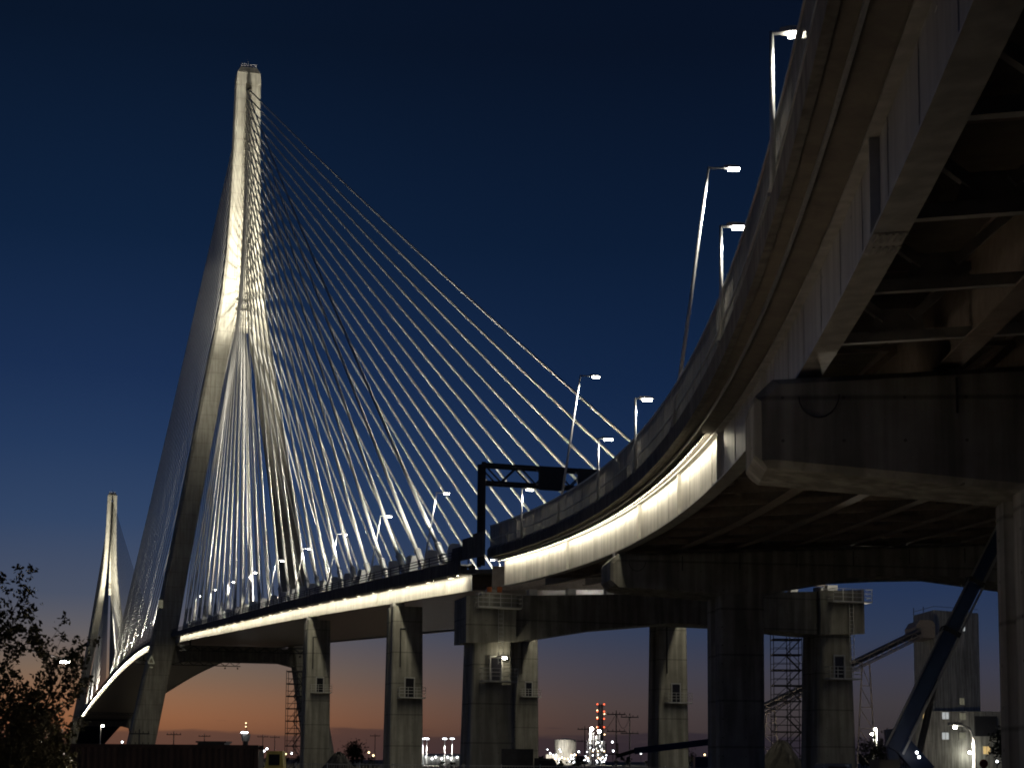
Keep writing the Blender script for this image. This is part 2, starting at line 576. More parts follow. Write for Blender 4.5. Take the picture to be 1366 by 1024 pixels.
def tower(base, label):
    T = Thing('bridge_tower', base, label, 'bridge tower', 'concrete bridge towers')
    zs = [-2, 8, 22, 36, 48, 60, 76, 92.5, 108, 120.5, 126, 132.7, 138, 144, 151, 158, 165, 172.7, 182, 192, 204, 212]
    f = lambda tb, z: float(np.interp(z, [a for a, b in tb], [b for a, b in tb]))
    V = -AX
    for sg in (-1, 1):
        rings = []
        for z in zs:
            o, w, d = f(HW, z), f(LW, z), f(DV, z)
            c = min(0.8, w * 0.22)
            i = o - w
            pr = [(o, d / 2 - c), (o - c, d / 2), (i + c * .4, d / 2), (i, d / 2 - c * .4),
                  (i, -d / 2 + c * .4), (i + c * .4, -d / 2), (o - c, -d / 2), (o, -d / 2 + c)]
            if sg > 0:
                pr = pr[::-1]
            rings.append([base + RT * (sg * u) + V * v + Vector((0, 0, z)) for u, v in pr])
        for a in range(0, len(zs) - 1):
            pass
        leg = T.part('leg', MB().loft(rings), 'tower_concrete')
    # recessed anchorage wall between the legs and the solid throat below it
    rings = []
    for z in [134.5, 138, 144, 151, 158, 165, 172.7, 182, 192, 204, 210]:
        i = f(HW, z) - f(LW, z) + 0.15
        d = f(DV, z) / 2 - 1.1
        rings.append([base + RT * u + V * v + Vector((0, 0, z)) for u, v in ((-i, -d), (i, -d), (i, d), (-i, d))])
    T.part('anchorage_wall', MB().loft(rings), 'tower_concrete')
    mb = MB()
    i = 2.9
    mb.box(base + Vector((0, 0, 136.5)), (i * 2, 7.3, 5.0), (RT, V, Vector((0, 0, 1))))
    T.part('throat_beam', mb, 'tower_concrete')
    mb = MB()
    mb.box(base + V * 3.72 + Vector((0, 0, 141.4)), (4.6, 0.3, 0.45), (RT, V, Vector((0, 0, 1))))
    T.part('ledge', mb, 'dark_concrete')
    # chamfered cap
    rings = []
    for z, a, d in ((211.99, 3.72, 3.22), (215.5, 3.6, 3.1), (217.6, 2.5, 2.2)):
        rings.append([base + RT * u + V * v + Vector((0, 0, z)) for u, v in ((-a, -d), (a, -d), (a, d), (-a, d))])
    T.part('cap', MB().loft(rings), 'tower_concrete')
    mb = MB()
    mb.bar(base + Vector((0, 0, 217.5)), base + Vector((0, 0, 220.5)), 0.25, n=6)
    mb.bar(base + RT * 0.9 + Vector((0, 0, 217.5)), base + RT * 0.9 + Vector((0, 0, 219)), 0.5, n=6)
    T.part('mast', mb, 'grey_steel')
    mb = MB()
    for a, b in (((-2.3, -2), (2.3, -2)), ((2.3, -2), (2.3, 2)), ((2.3, 2), (-2.3, 2)), ((-2.3, 2), (-2.3, -2))):
        for h in (0.6, 1.1):
            mb.bar(base + RT * a[0] + V * a[1] + Vector((0, 0, 217.5 + h)), base + RT * b[0] + V * b[1] + Vector((0, 0, 217.5 + h)), 0.08)
        mb.bar(base + RT * a[0] + V * a[1] + Vector((0, 0, 217.5)), base + RT * a[0] + V * a[1] + Vector((0, 0, 218.7)), 0.1)
    T.part('railing', mb, 'grey_steel')
    # anchor sockets down the recess, front and back
    mb = MB()
    for k in range(27):
        z = 210 - 2.75 * k
        for sv in (-1, 1):
            for su in (-1, 1):
                d = f(DV, z) / 2 - 1.1
                mb.box(base + RT * (su * tower_u(z)) + V * (sv * d) + Vector((0, 0, z)), (0.75, 0.9, 0.9), (RT, V, Vector((0, 0, 1))))
    T.part('anchor_sockets', mb, 'tower_concrete', kind='stuff')
    # crossbeam that carries the deck
    zc = zprof(0) if base == NEAR else zprof(-855.6)
    mb = MB()
    rings = []
    for u in (-20.5, -14, 0, 14, 20.5):
        lo = zc - 5.2 - (1.6 if abs(u) > 15 else 0)
        rings.append([base + RT * u + V * v + Vector((0, 0, z)) for v, z in ((-3.2, lo), (3.2, lo), (3.2, zc - 0.9), (-3.2, zc - 0.9))])
    T.part('crossbeam', mb.loft(rings), 'dark_concrete')
    for sg in (-1, 1):
        mb = MB()
        mb.box(base + RT * (sg * 17.5) + Vector((0, 0, zc - 0.45)), (1.4, 2.2, 0.9), (RT, V, Vector((0, 0, 1))))
        T.part('bearing', mb, 'grey_steel')
    return T


def tower_u(z):
    return 0.55 + max(0, (170 - z)) * 0.012


TN = tower(NEAR, 'tall floodlit concrete tower whose splayed legs straddle the nearer end of the deck')
TF = tower(FAR, 'smaller-looking floodlit concrete tower at the far side of the river')
# hatch and marker on the near tower's outer leg, lit look painted as glow
mb = MB()
V_ = -AX
hp = NEAR + RT * -22.2 + V_ * 4.75 + Vector((0, 0, 47.5))
mb.box(hp, (1.2, 0.1, 2.4), (RT, V_, Vector((0, 0, 1))))
TN.part('hatch', mb, 'window_dim')
mb = MB()
hp = NEAR + RT * -24.5 + V_ * 5.0 + Vector((0, 0, 31))
for a, b in (((-0.9, -1.2), (0, 0.9)), ((0, 0.9), (0.9, -1.2)), ((-0.9, -1.2), (0.9, -1.2)), ((-0.5, -2.4), (0.5, -2.4))):
    mb.bar(hp + RT * a[0] + Vector((0, 0, a[1])), hp + RT * b[0] + Vector((0, 0, b[1])), 0.3)
TN.part('glow_marker', mb, 'window_dim')

# ------------------------------------------------------------------ bridge deck
D = Thing('bridge_deck', main(340, -17.5, 0), 'long straight bridge deck with glowing white edge girder hung from the cables', 'bridge deck')
ST = rng(-1290, -900, 40) + rng(-890, 0, 14) + rng(10, 341, 7)
T_END = 341.0
mb = MB()
sweep(mb, main, [(-18.7, 1.75), (18.7, 1.75), (18.7, 2.15), (-18.7, 2.15)], ST)
D.part('slab', mb, 'dark_concrete')
mb = MB()
mb.loft([[main(t, -15, 2.155), main(t, 15, 2.155)] for t in ST], cap=False, closed=False)
D.part('road_surface', mb, 'asphalt')
for sg in (-1, 1):
    mb = MB()
    I = [(-0.4, 0), (0.4, 0), (0.4, 0.07), (0.03, 0.07), (0.03, 1.68), (0.4, 1.68), (0.4, 1.745), (-0.4, 1.745), (-0.4, 1.68),
         (-0.03, 1.68), (-0.03, 0.07), (-0.4, 0.07)]
    sweep(mb, main, [(sg * 17.5 + a, b) for a, b in I], ST)
    eg = D.part('edge_girder', mb, 'girder_paint')
    for t in rng(330, 20, 33):                # web splices, thin vertical plates
        mb = MB()
        mb.loft([[main(t + q, sg * 17.535, 0.08), main(t + q, sg * 17.56, 0.08), main(t + q, sg * 17.56, 1.67), main(t + q, sg * 17.535, 1.67)] for q in (-0.25, 0.25)])
        D.part('splice_plate', mb, 'girder_paint', eg)
    mb = MB()
    sweep(mb, main, [(sg * 18.705, 1.70), (sg * 18.95, 1.70), (sg * 18.95, 3.0), (sg * 18.705, 3.15)], ST)
    D.part('parapet', mb, 'dark_concrete')
    mb = MB()
    for h in (3.35, 3.65, 3.95):
        sweep(mb, main, [(sg * 18.78, h), (sg * 18.86, h), (sg * 18.86, h + 0.09), (sg * 18.78, h + 0.09)], ST)
    D.part('handrail', mb, 'dark_metal')
    mb = MB()
    for t in rng(338, -420, 4.75):
        mb.bar(main(t, sg * 18.82, 3.0), main(t, sg * 18.82, 4.0), 0.09)
    D.part('railing_posts', mb, 'dark_metal', kind='stuff')
    # continuous fixture in lengths of its own along the edge girder, interrupted at the tower
    for a, b, st in ((339, 20, 9.67), (-20, -430, 24), (-430, -836, 40)):
        q = rng(a, b, st)
        for p1, p2 in zip(q[:-1], q[1:]):
            d = -0.12 if p2 < p1 else 0.12
            r2 = rng(p1 + d, p2 - d, 6)
            mb = MB()
            sweep(mb, main, [(sg * 18.28, 1.745), (sg * 18.28, 1.66), (sg * 18.48, 1.64), (sg * 18.51, 1.55), (sg * 18.53, 1.55), (sg * 18.53, 1.745)], r2)
            lf = D.part('light_fixture', mb, 'dark_metal')
            mb = MB()
            mb.loft([[main(t, sg * 18.285, 1.652), main(t, sg * 18.475, 1.634)] for t in r2], cap=False, closed=False)
            D.part('lens', mb, 'led_strip_main', lf)
fbT = rng(336, 8, 5.4) + rng(-10, -420, 9) + rng(-430, -850, 20)
for t in fbT:
    mb = MB()
    mb.loft([[main(t, u, 0.5), main(t, u, 1.74)] for u in ()] or [[main(t - .02, u, 0.45), main(t + .02, u, 0.45), main(t + .02, u, 1.745), main(t - .02, u, 1.745)] for u in (-17.45, 17.45)])
    mb.loft([[main(t - .25, u, 0.38), main(t + .25, u, 0.38), main(t + .25, u, 0.445), main(t - .25, u, 0.445)] for u in (-17.45, 17.45)])
    D.part('floor_beam', mb, 'brown_steel')
for a, b in zip(fbT[:-1], fbT[1:]):
    if abs(a - b) > 21:
        continue
    d = 0.06 if b > a else -0.06
    mb = MB()
    mb.loft([[main(t, u, .30), main(t, u, .34)][::1] + [main(t, u2, .34), main(t, u2, .30)] for t, u, u2 in ((a + d, -17.05, 17.05), (b - d, -17.05, 17.05))])
    D.part('soffit_panel', mb, 'soffit_sheet')
for u in (-9, 0, 9):
    mb = MB()
    sweep(mb, main, [(u - .15, 0.9), (u + .15, 0.9), (u + .15, 1.74), (u - .15, 1.74)], rng(-420, 338, 12))
    D.part('stringer', mb, 'brown_steel')

# inspection gantries under the deck
def gantry(t, u1, u2, label):
    G = Thing('inspection_gantry', main(t, 0, -3.2), label, 'gantry', 'inspection gantries hung under the deck')
    for v in (-1.1, 1.1):
        for h in (-2.6, -1.2):
            G.part('chord', MB().bar(main(t + v, u1, h), main(t + v, u2, h), 0.22), 'dark_metal')
        us = rng(u1, u2, 2.0)
        for i, (a, b) in enumerate(zip(us[:-1], us[1:])):
            G.part('diagonal', MB().bar(main(t + v, a, -2.6 if i % 2 else -1.2), main(t + v, b, -1.2 if i % 2 else -2.6), 0.14), 'dark_metal')
    mb = MB()
    mb.loft([[main(t - 1.1, u, -2.75), main(t + 1.1, u, -2.75), main(t + 1.1, u, -2.65), main(t - 1.1, u, -2.65)] for u in (u1, u2)])
    G.part('walkway', mb, 'dark_metal')
    for u in (u1 + 3, u2 - 3):
        for v in (-1.1, 1.1):
            G.part('hanger', MB().bar(main(t + v, u, -1.2), main(t + v, u, 0.4), 0.2), 'dark_metal')
    for u in (u2 - 1, u2 - 6):
        G.part('work_lamp', MB().ball(main(t, u, -3.5), 0.35, 6, 4).bar(main(t, u, -3.2), main(t, u, -2.7), 0.1), 'dark_metal')


gantry(34, -19, 21, 'dark lattice inspection gantry under the deck beside the taller tower')
gantry(-160, -19, 22, 'dark lattice inspection gantry under the river span between the towers')
gantry(-720, -19, 22, 'dark lattice inspection gantry under the deck near the far tower')

# ------------------------------------------------------------------ stay cables
back_t = [335 - 9.5 * i for i in range(13)]
back_t += [back_t[-1] - 13.2 * (i + 1) for i in range(14)]
main_t = [-412 + 14.7 * i for i in range(27)]


def cable(base, tt, k, sg, label, group, lod):
    z = 210 - 2.75 * k
    sv = -1 if (main(tt, 0, 0) - base).dot(AX) > 0 else 1
    d = float(np.interp(z, [a for a, b in DV], [b for a, b in DV])) / 2 - 0.9
    top = base + RT * (sg * tower_u(z)) - AX * (sv * d) + Vector((0, 0, z))
    low = main(tt, sg * 18.25, 2.1)
    T = Thing('stay_cable', low, label, 'stay cable', group)
    dirv = (top - low).normalized()
    L = (top - low).length
    sag = L * L * 0.000012
    n = 10 if lod else 5
    pts = [low + (top - low) * (i / n) + Vector((0, 0, -4 * sag * (i / n) * (1 - i / n))) for i in range(n + 1)]
    rings = []
    rad = 0.175 + 0.035 * (1 - k / 26)
    s = dirv.cross(Vector((0, 0, 1))).normalized()
    w = s.cross(dirv)
    ns = 8 if lod else 5
    for p in pts:
        rings.append([p + s * (rad * math.cos(2 * math.pi * j / ns)) + w * (rad * math.sin(2 * math.pi * j / ns)) for j in range(ns)])
    T.part('sheath', MB().loft(rings), 'cable_white', smooth=True)
    if lod:
        g1 = low + dirv * 7.4
        mbt = MB().bar(low - dirv * 0.6, g1, (0.86, 0.66), n=10)
        mbt.bar(g1 - dirv * 0.3, g1, 0.8, n=10)
        mbt.bar(low + dirv * 4.2, low + dirv * 4.5, 0.92, n=10)
        T.part('guide_tube', mbt, 'tube_grey', smooth=False)
        mbb = MB()
        # anchor housing: splayed bracket with two cheek plates standing on the slab edge
        vd = -AX
        Z = Vector((0, 0, 1))
        for q in (-0.45, 0.45):
            b0 = main(tt, sg * 18.0, 2.15)
            pl = [b0 + vd * (q - 0.04) + RT * (-sg * 0.75), b0 + vd * (q - 0.04) + RT * (sg * 0.45), b0 + vd * (q - 0.04) + RT * (sg * 0.3) + Z * 2.9, b0 + vd * (q - 0.04) - RT * (sg * 0.75) + Z * 2.9]
            mbb.loft([pl, [p + vd * 0.08 for p in pl]])
        T.part('anchor_bracket', mbb, 'galvanised')
        # damper box hung between the tube and the verge
        c0 = main(tt - 1.9, sg * 17.3, 3.5)
        T.part('damper_box', MB().loft([[c0 + vd * a + RT * b + Z * z for a, b in ((-w_, -w_), (w_, -w_), (w_, w_), (-w_, w_))] for z, w_ in ((0, .42), (.75, .62), (1.15, .62), (1.3, .5))]).bar(c0 - Z * 1.4, c0, .35, n=8), 'galvanised')
    return T


for nm, base, sgn in (('n', NEAR, 1), ('f', FAR, -1)):
    for span, ts in (('back', back_t), ('main', main_t)):
        for i, tt in enumerate(ts):
            k = i
            if nm == 'f':
                tt = -855.6 - tt
                if span == 'back' and tt < -1285:
                    continue
            for sg in (-1, 1):
                who = 'taller tower' if nm == 'n' else 'far tower'
                side = 'lamp-lined' if sg < 0 else 'opposite'
                if span == 'back':
                    lab = 'white stay cable from the %s to the %s edge of the land span' % (who, side)
                else:
                    lab = 'white stay cable from the %s to the %s edge of the river span' % (who, side)
                cable(base, tt, k, sg, lab, 'cables of the %s, %s span, %s edge' % (who, 'land' if span == 'back' else 'river', side),
                      nm == 'n' and span == 'back')

# floodlights on the deck that light the tower heads and the cables
def flood(p, target, power, angle, label, group, blend=0.9, size=0.3):
    T = Thing('floodlight', p, label, 'floodlight', group)
    d = (Vector(target) - Vector(p)).normalized()
    q = Vector(p) + Vector((0, 0, 0.7))
    s = d.cross(Vector((0, 0, 1))).normalized()
    w = s.cross(d)
    T.part('bracket', MB().bar(p, q - d * 0.1, 0.14).bar(q - s * 0.4, q + s * 0.4, 0.1), 'dark_metal')
    T.part('housing', MB().box(q, (0.7, 0.35, 0.6), (s, d, w)), 'dark_metal')
    T.part('lens', MB().box(q + d * 0.2, (0.6, 0.03, 0.5), (s, d, w)), 'window_white')
    T.light('beam', q + d * 0.45, 'SPOT', power, (1.0, 0.94, 0.80), target, size, angle, blend)


for base, s1, where in ((NEAR, 1, 'taller tower'), (FAR, -1, 'far tower')):
    tb = 0 if s1 > 0 else -855.6
    grp = 'floodlights on the deck below the %s' % where
    for sgn in (1, -1):                      # land side, river side
        for sg in (-1, 1):
            p = main(tb + sgn * s1 * 84, sg * 13.5, 2.2)
            flood(p, base + RT * (sg * 1.0) + Vector((0, 0, 182)), (1.1e6 if s1 > 0 and sgn < 0 else 3.6e6), 25, 'small dark floodlight standing on the deck and aimed at the head of the %s' % where, grp, size=1.6)
for k, t in enumerate(back_t):
    for sg in (-1, 1):
        p = main(t - 4.5, sg * 15.6, 2.2)
        z = 210 - 2.75 * k
        top = NEAR + RT * (sg * 1.0) + Vector((0, 0, z))
        low = main(t, sg * 18.25, 2.1)
        aim = low + (top - low) * 0.75
        flood(p, aim, (2.0e4 + 1600 * (26 - k)) * 0.8, 40, 'small dark floodlight at the foot of a land span cable', 'floodlights at the feet of the land span cables', 1.0)
for t in rng(332, 104, 22):  # extra cross floods, added to brighten and even out the cables
    for sg in (-1, 1):
        p = main(t, sg * 15.2, 2.2)
        flood(p, main(t - 12, -sg * 13, 34), 2.4e5 * (0.75 + 0.25 * t / 330) * (0.30 if sg < 0 else 1.7), 72, 'small dark floodlight added on the verge to even the light on the opposite cable fan', 'added cross floodlights along the land span', 1.0)
for t in main_t[1::4]:
    for sg in (-1, 1):
        p = main(t + 4, sg * 16.2, 2.2)
        flood(p, p + (NEAR + Vector((0, 0, 180)) - p) * 0.6, 4e4, 46, 'small dark floodlight at the foot of a river span cable of the taller tower', 'floodlights at the feet of the river span cables', 1.0)
for t in (-855.6 + 90, -855.6 + 190, -855.6 + 300):
    for sg in (-1, 1):
        p = main(t, sg * 16.2, 2.2)
        flood(p, p + (FAR + Vector((0, 0, 190)) - p) * 0.6, 1.6e5, 50, 'small dark floodlight at the foot of a river span cable of the far tower', 'floodlights at the feet of the far cables', 1.0)

# ------------------------------------------------------------------ approach viaduct
A = Thing('approach_viaduct', app(0, 0, 0), 'curving steel girder viaduct sweeping overhead with translucent parapet panels', 'viaduct')
SS = rng(0.3, S_MAX - 1, 2.4)
GU = [0.35 + 3.85 * k for k in range(10)]
for k, u in enumerate(GU):
    I = [(-0.35, 0), (0.35, 0), (0.35, 0.06), (0.025, 0.06), (0.025, 2.33), (0.3, 2.33), (0.3, 2.39), (-0.3, 2.39), (-0.3, 2.33),
         (-0.025, 2.33), (-0.025, 0.06), (-0.35, 0.06)]
    g = A.part('girder', sweep(MB(), app, [(u + a, b) for a, b in I], SS if k < 5 else rng(0.3, S_MAX - 1, 5)), 'girder_paint' if k == 0 else 'brown_steel')
    if k == 0:
        g['label'] = 'pale painted fascia girder'
        fascia = g
        for s in rng(3.5, 150, 3.9):
            mb = MB()
            big = abs(s - s_of_y(106)) < 2
            mb.loft([[app(s - .015, 0.30, 0.07), app(s + .015, 0.30, 0.07), app(s + .015, 0.30, 2.32), app(s - .015, 0.30, 2.32)],
                     [app(s - .015, 0.325, 0.07), app(s + .015, 0.325, 0.07), app(s + .015, 0.325, 2.32), app(s - .015, 0.325, 2.32)]])
            A.part('stiffener', mb, 'girder_paint', fascia)
        for sy in (123.5, 98.0, 83.5, 69.5, 55.5, 31.5):       # bolted field joints and bearing stiffeners
            s = s_of_y(sy)
            mb = MB()
            mb.loft([[app(s - .05, 0.12, 0.07), app(s + .05, 0.12, 0.07), app(s + .05, 0.12, 2.32), app(s - .05, 0.12, 2.32)],
                     [app(s - .05, 0.324, 0.07), app(s + .05, 0.324, 0.07), app(s + .05, 0.324, 2.32), app(s - .05, 0.324, 2.32)]])
            A.part('joint_plate', mb, 'tube_grey', fascia)
        for sy in (31.0,):
            s = s_of_y(sy)
            mb = MB()
            for q in range(5):
                for r_ in (-0.45, 0.45):
                    mb.box(app(s + r_, 0.12 + 0.13 * q, -0.03), (0.05, 0.5, 0.05))
            mb.loft([[app(s + q, 0.03, -0.02), app(s + q, 0.67, -0.02), app(s + q, 0.67, -0.003), app(s + q, 0.03, -0.003)] for q in (-0.75, 0.75)])
            A.part('bolted_splice', mb, 'girder_paint', fascia)
# deck slab with tapered overhang
UR = GU[-1] + 1.85
slab = [(-1.1, 2.62), (0.0, 2.42), (UR - 1.5, 2.42), (UR, 2.60), (UR, 3.0), (-1.1, 3.0)]
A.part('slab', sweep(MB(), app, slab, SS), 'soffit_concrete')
mb = MB()
mb.loft([[app(s, 0.5, 3.006), app(s, UR - 2, 3.006)] for s in SS], cap=False, closed=False)
A.part('road_surface', mb, 'asphalt')
A.part('edge_beam', sweep(MB(), app, [(-1.32, 2.56), (-1.105, 2.56), (-1.105, 3.35), (-1.32, 3.35)], SS), 'dark_concrete')
A.part('edge_beam', sweep(MB(), app, [(UR + .005, 2.50), (UR + .22, 2.50), (UR + .22, 4.2), (UR + .005, 4.2)], SS), 'dark_concrete')
A.part('parapet_base', sweep(MB(), app, [(-1.24, 3.355), (-0.95, 3.355), (-0.98, 3.55), (-1.18, 3.55)], SS), 'concrete')
A.part('conduit', sweep(MB(), app, [(-0.74, 2.44), (-0.66, 2.44), (-0.66, 2.53), (-0.74, 2.545)], SS), 'galvanised')
ps = rng(0.4, 170, 3.0)
for i, (a, b) in enumerate(zip(ps[:-1], ps[1:])):
    q = rng(a + 0.05, b - 0.05, 1.0)
    A.part('parapet_panel', sweep(MB(), app, [(-1.09, 3.57), (-1.06, 3.57), (-1.06, 5.42), (-1.09, 5.42)], q), 'panel')
    A.part('panel_post', MB().bar(app(a, -1.0, 3.55), app(a, -1.0, 5.44), 0.09), 'grey_steel')
A.part('top_rail', sweep(MB(), app, [(-1.13, 5.445), (-0.98, 5.445), (-0.98, 5.52), (-1.13, 5.52)], rng(0.4, 170, 1.5)), 'galvanised')
A.part('middle_rail', sweep(MB(), app, [(-1.15, 4.22), (-1.10, 4.22), (-1.10, 4.30), (-1.15, 4.30)], rng(0.4, 170, 1.5)), 'grey_steel')
# strip fixtures below the overhang, up to the third field joint
s_lit = s_of_y(70.5)
q = rng(0.4, s_lit, 3.9)
for p1, p2 in zip(q[:-1], q[1:]):
    r2 = rng(p1 + 0.06, p2 - 0.06, 1.3)
    lf = A.part('light_fixture', sweep(MB(), app, [(-0.40, 2.44), (-0.24, 2.44), (-0.385, 2.27), (-0.41, 2.27)], r2), 'dark_metal')
    mb = MB()
    mb.loft([[app(s, -0.238, 2.43), app(s, -0.375, 2.268)] for s in r2], cap=False, closed=False)
    A.part('lens', mb, 'led_strip', lf)
q = rng(0.4, 46, 3.9)
for p1, p2 in zip(q[:-1], q[1:]):
    r2 = rng(p1 + 0.06, p2 - 0.06, 1.3)
    ur = GU[-1] + 0.35
    lf = A.part('light_fixture', sweep(MB(), app, [(ur + 0.24, 2.44), (ur + 0.40, 2.44), (ur + 0.41, 2.27), (ur + 0.385, 2.27)], r2), 'dark_metal')
    mb = MB()
    mb.loft([[app(s, ur + 0.238, 2.43), app(s, ur + 0.375, 2.268)] for s in r2], cap=False, closed=False)
    A.part('lens', mb, 'led_strip', lf)
# cross frames between the girders
rows = [s_of_y(yq) for yq in (24.6, 30.2, 36.0, 41.5)] + [s_of_y(52) - 5.6 * i for i in range(0, 16)] + [s_of_y(19), s_of_y(13.4), s_of_y(7.8)]
for ri, s in enumerate(rows):
    if s < 1:
        continue
    for k in range(9):
        if k > 5 and ri > 12:
            continue
        a, b = GU[k] + 0.03, GU[k + 1] - 0.03
        c = (a + b) / 2
        bot = lambda mbq: mbq.loft([[app(s - .13, u, .18), app(s + .13, u, .18), app(s + .13, u, .46), app(s - .13, u, .46)] for u in (a, b)])
        near = ri in (0, 1, 2, 3, 20, 21, 22) and k < 4
        mbs = bot(MB())
        dg = [MB().bar(app(s, c - 0.35, .8), app(s, a, 2.1), 0.22), MB().bar(app(s, c + 0.35, .8), app(s, b, 2.1), 0.22)]
        gp = MB().loft([[app(s - .02, c - .7, .46), app(s - .02, c + .7, .46), app(s - .02, c + .55, 1.05), app(s - .02, c - .55, 1.05)],
                        [app(s + .02, c - .7, .46), app(s + .02, c + .7, .46), app(s + .02, c + .55, 1.05), app(s + .02, c - .55, 1.05)]])
        tp = MB().loft([[app(s - .08, u, 2.05), app(s + .08, u, 2.05), app(s + .08, u, 2.2), app(s - .08, u, 2.2)] for u in (a, b)])
        if near:
            fr = A.part('cross_frame', mbs, 'grey_steel')
            A.part('diagonal', dg[0], 'grey_steel', fr)
            A.part('diagonal', dg[1], 'grey_steel', fr)
            A.part('gusset', gp, 'grey_steel', fr)
            A.part('top_strut', tp, 'brown_steel', fr)
        else:
            for o in dg + [gp, tp]:
                off = len(mbs.v)
                mbs.v += o.v
                mbs.f += [tuple(i + off for i in ff) for ff in o.f]
            A.part('cross_frame', mbs, 'brown_steel')

# ------------------------------------------------------------------ piers
ZV = Vector((0, 0, 1))


def column_mb(c, U, V, w, d, ztop, taper=0.10, groove=True, z0=-1.0):
    """concrete shaft with bevelled corners and a shallow vertical groove in each side face"""
    def ring(z, w, d):
        k = 0.18
        g = 0.32
        h = w / 2
        e = d / 2
        pr = [(h, -e + k), (h, -0.55), (h - g, -0.4), (h - g, 0.4), (h, 0.55), (h, e - k), (h - k, e),
              (-h + k, e), (-h, e - k), (-h, 0.55), (-h + g, 0.4), (-h + g, -0.4), (-h, -0.55), (-h, -e + k), (-h + k, -e), (h - k, -e)]
        return [c + U * a + V * b + ZV * z for a, b in pr]
    rings = [ring(z0, w * (1 + taper), d * (1 + taper))]
    for q in (0.33, 0.66):
        z = z0 + (ztop - z0) * q
        f = 1 + taper * (1 - q)
        rings.append(ring(z, w * f, d * f))
    rings.append(ring(ztop, w, d))
    return MB().loft(rings)


def access(P, c, U, V, w, d, zp, side=0.0, parent=None, ladder=True):
    """doorway, balcony with rails and a ladder up on the face that looks along -V... V points to us"""
    f = c + V * (d / 2)
    P.part('door', MB().box(f + U * side + V * 0.06 + ZV * (zp + 1.05), (0.95, 0.10, 2.1), (U, V, ZV)), 'dark_glass')
    P.part('door_frame', MB().box(f + U * (side - .56) + V * 0.07 + ZV * (zp + 1.1), (0.12, 0.16, 2.2), (U, V, ZV))
           .box(f + U * (side + .56) + V * 0.07 + ZV * (zp + 1.1), (0.12, 0.16, 2.2), (U, V, ZV))
           .box(f + U * side + V * 0.07 + ZV * (zp + 2.26), (1.24, 0.16, 0.12), (U, V, ZV)), 'galvanised')
    pl = P.part('platform', MB().box(f + U * (side + .1) + V * 0.65 + ZV * (zp - 0.08), (w * 0.86, 1.2, 0.14), (U, V, ZV)), 'galvanised')
    mb = MB()
    a = w * 0.43
    for hh in (0.4, 0.75, 1.1):
        y1 = 1.2
        mb.bar(f + U * (side + .1 - a) + V * y1 + ZV * (zp + hh), f + U * (side + .1 + a) + V * y1 + ZV * (zp + hh), 0.05)
        for sgn in (-1, 1):
            mb.bar(f + U * (side + .1 + sgn * a) + V * 0.1 + ZV * (zp + hh), f + U * (side + .1 + sgn * a) + V * y1 + ZV * (zp + hh), 0.05)
    for q in rng(-a, a, 0.9):
        mb.bar(f + U * (side + .1 + q) + V * 1.2 + ZV * zp, f + U * (side + .1 + q) + V * 1.2 + ZV * (zp + 1.1), 0.05)
    P.part('railing', mb, 'galvanised', pl)


def back_pier(t, zp, label1, label2):
    for sg, lab in ((-1, label1), (1, label2)):
        top = main(t, sg * 16.6, 0)
        c = Vector((top.x, top.y, 0))
        P = Thing('bridge_pier', c, lab, 'bridge pier', 'slender piers under the land span')
        ztop = top.z - 0.55
        P.part('column', column_mb(c, RT, -AX, 3.5, 3.6, ztop, 0.14), 'pier_concrete')
        P.part('bearing', MB().box(Vector((top.x, top.y, top.z - 0.28)) + RT * (sg * .9), (1.4, 1.4, 0.55), (RT, -AX, ZV)), 'grey_steel')
        access(P, c, RT, -AX, 3.6, 3.85, zp, 0.25)
        P.part('drain_pipe', MB().bar(c + RT * (-0.9) - AX * 2.02 + ZV * (zp + 3.5), c + RT * (-0.9) - AX * 1.9 + ZV * (ztop - 2.6), 0.16, n=6)
               .bar(c + RT * (-0.9) - AX * 1.9 + ZV * (ztop - 2.6), c + RT * (-0.3) - AX * 1.9 + ZV * (ztop - 2.6), 0.16, n=6), 'dark_metal')


back_pier(247, 12.1, 'slender lit concrete pier standing farther along the lamp-lined deck edge', 'slender lit concrete pier standing farther along the opposite deck edge')
back_pier(307.5, 9.2, 'slender lit concrete pier on the lamp-lined edge one span from the joint', 'slender lit concrete pier on the opposite edge one span from the joint')


def cap_mb(fn, st, prof, half):
    P0 = fn(st, 0, 0)
    out = []
    return MB().loft([[fn(st - half, u, h) for u, h in prof], [fn(st + half, u, h) for u, h in prof]])


# expansion pier at the joint: two columns at the edges and a long arched beam
tA = 347.0
P = Thing('bridge_pier', Vector((main(tA, 0, 0).x, main(tA, 0, 0).y, 0)), 'wide portal pier with arched beam and railed end blocks under the deck joint', 'bridge pier')


def amain(t, u, h):
    p = NEAR - AX * t + RT * u
    return Vector((p.x, p.y, 17.9 + h + 0.05 * (u + 17.5)))


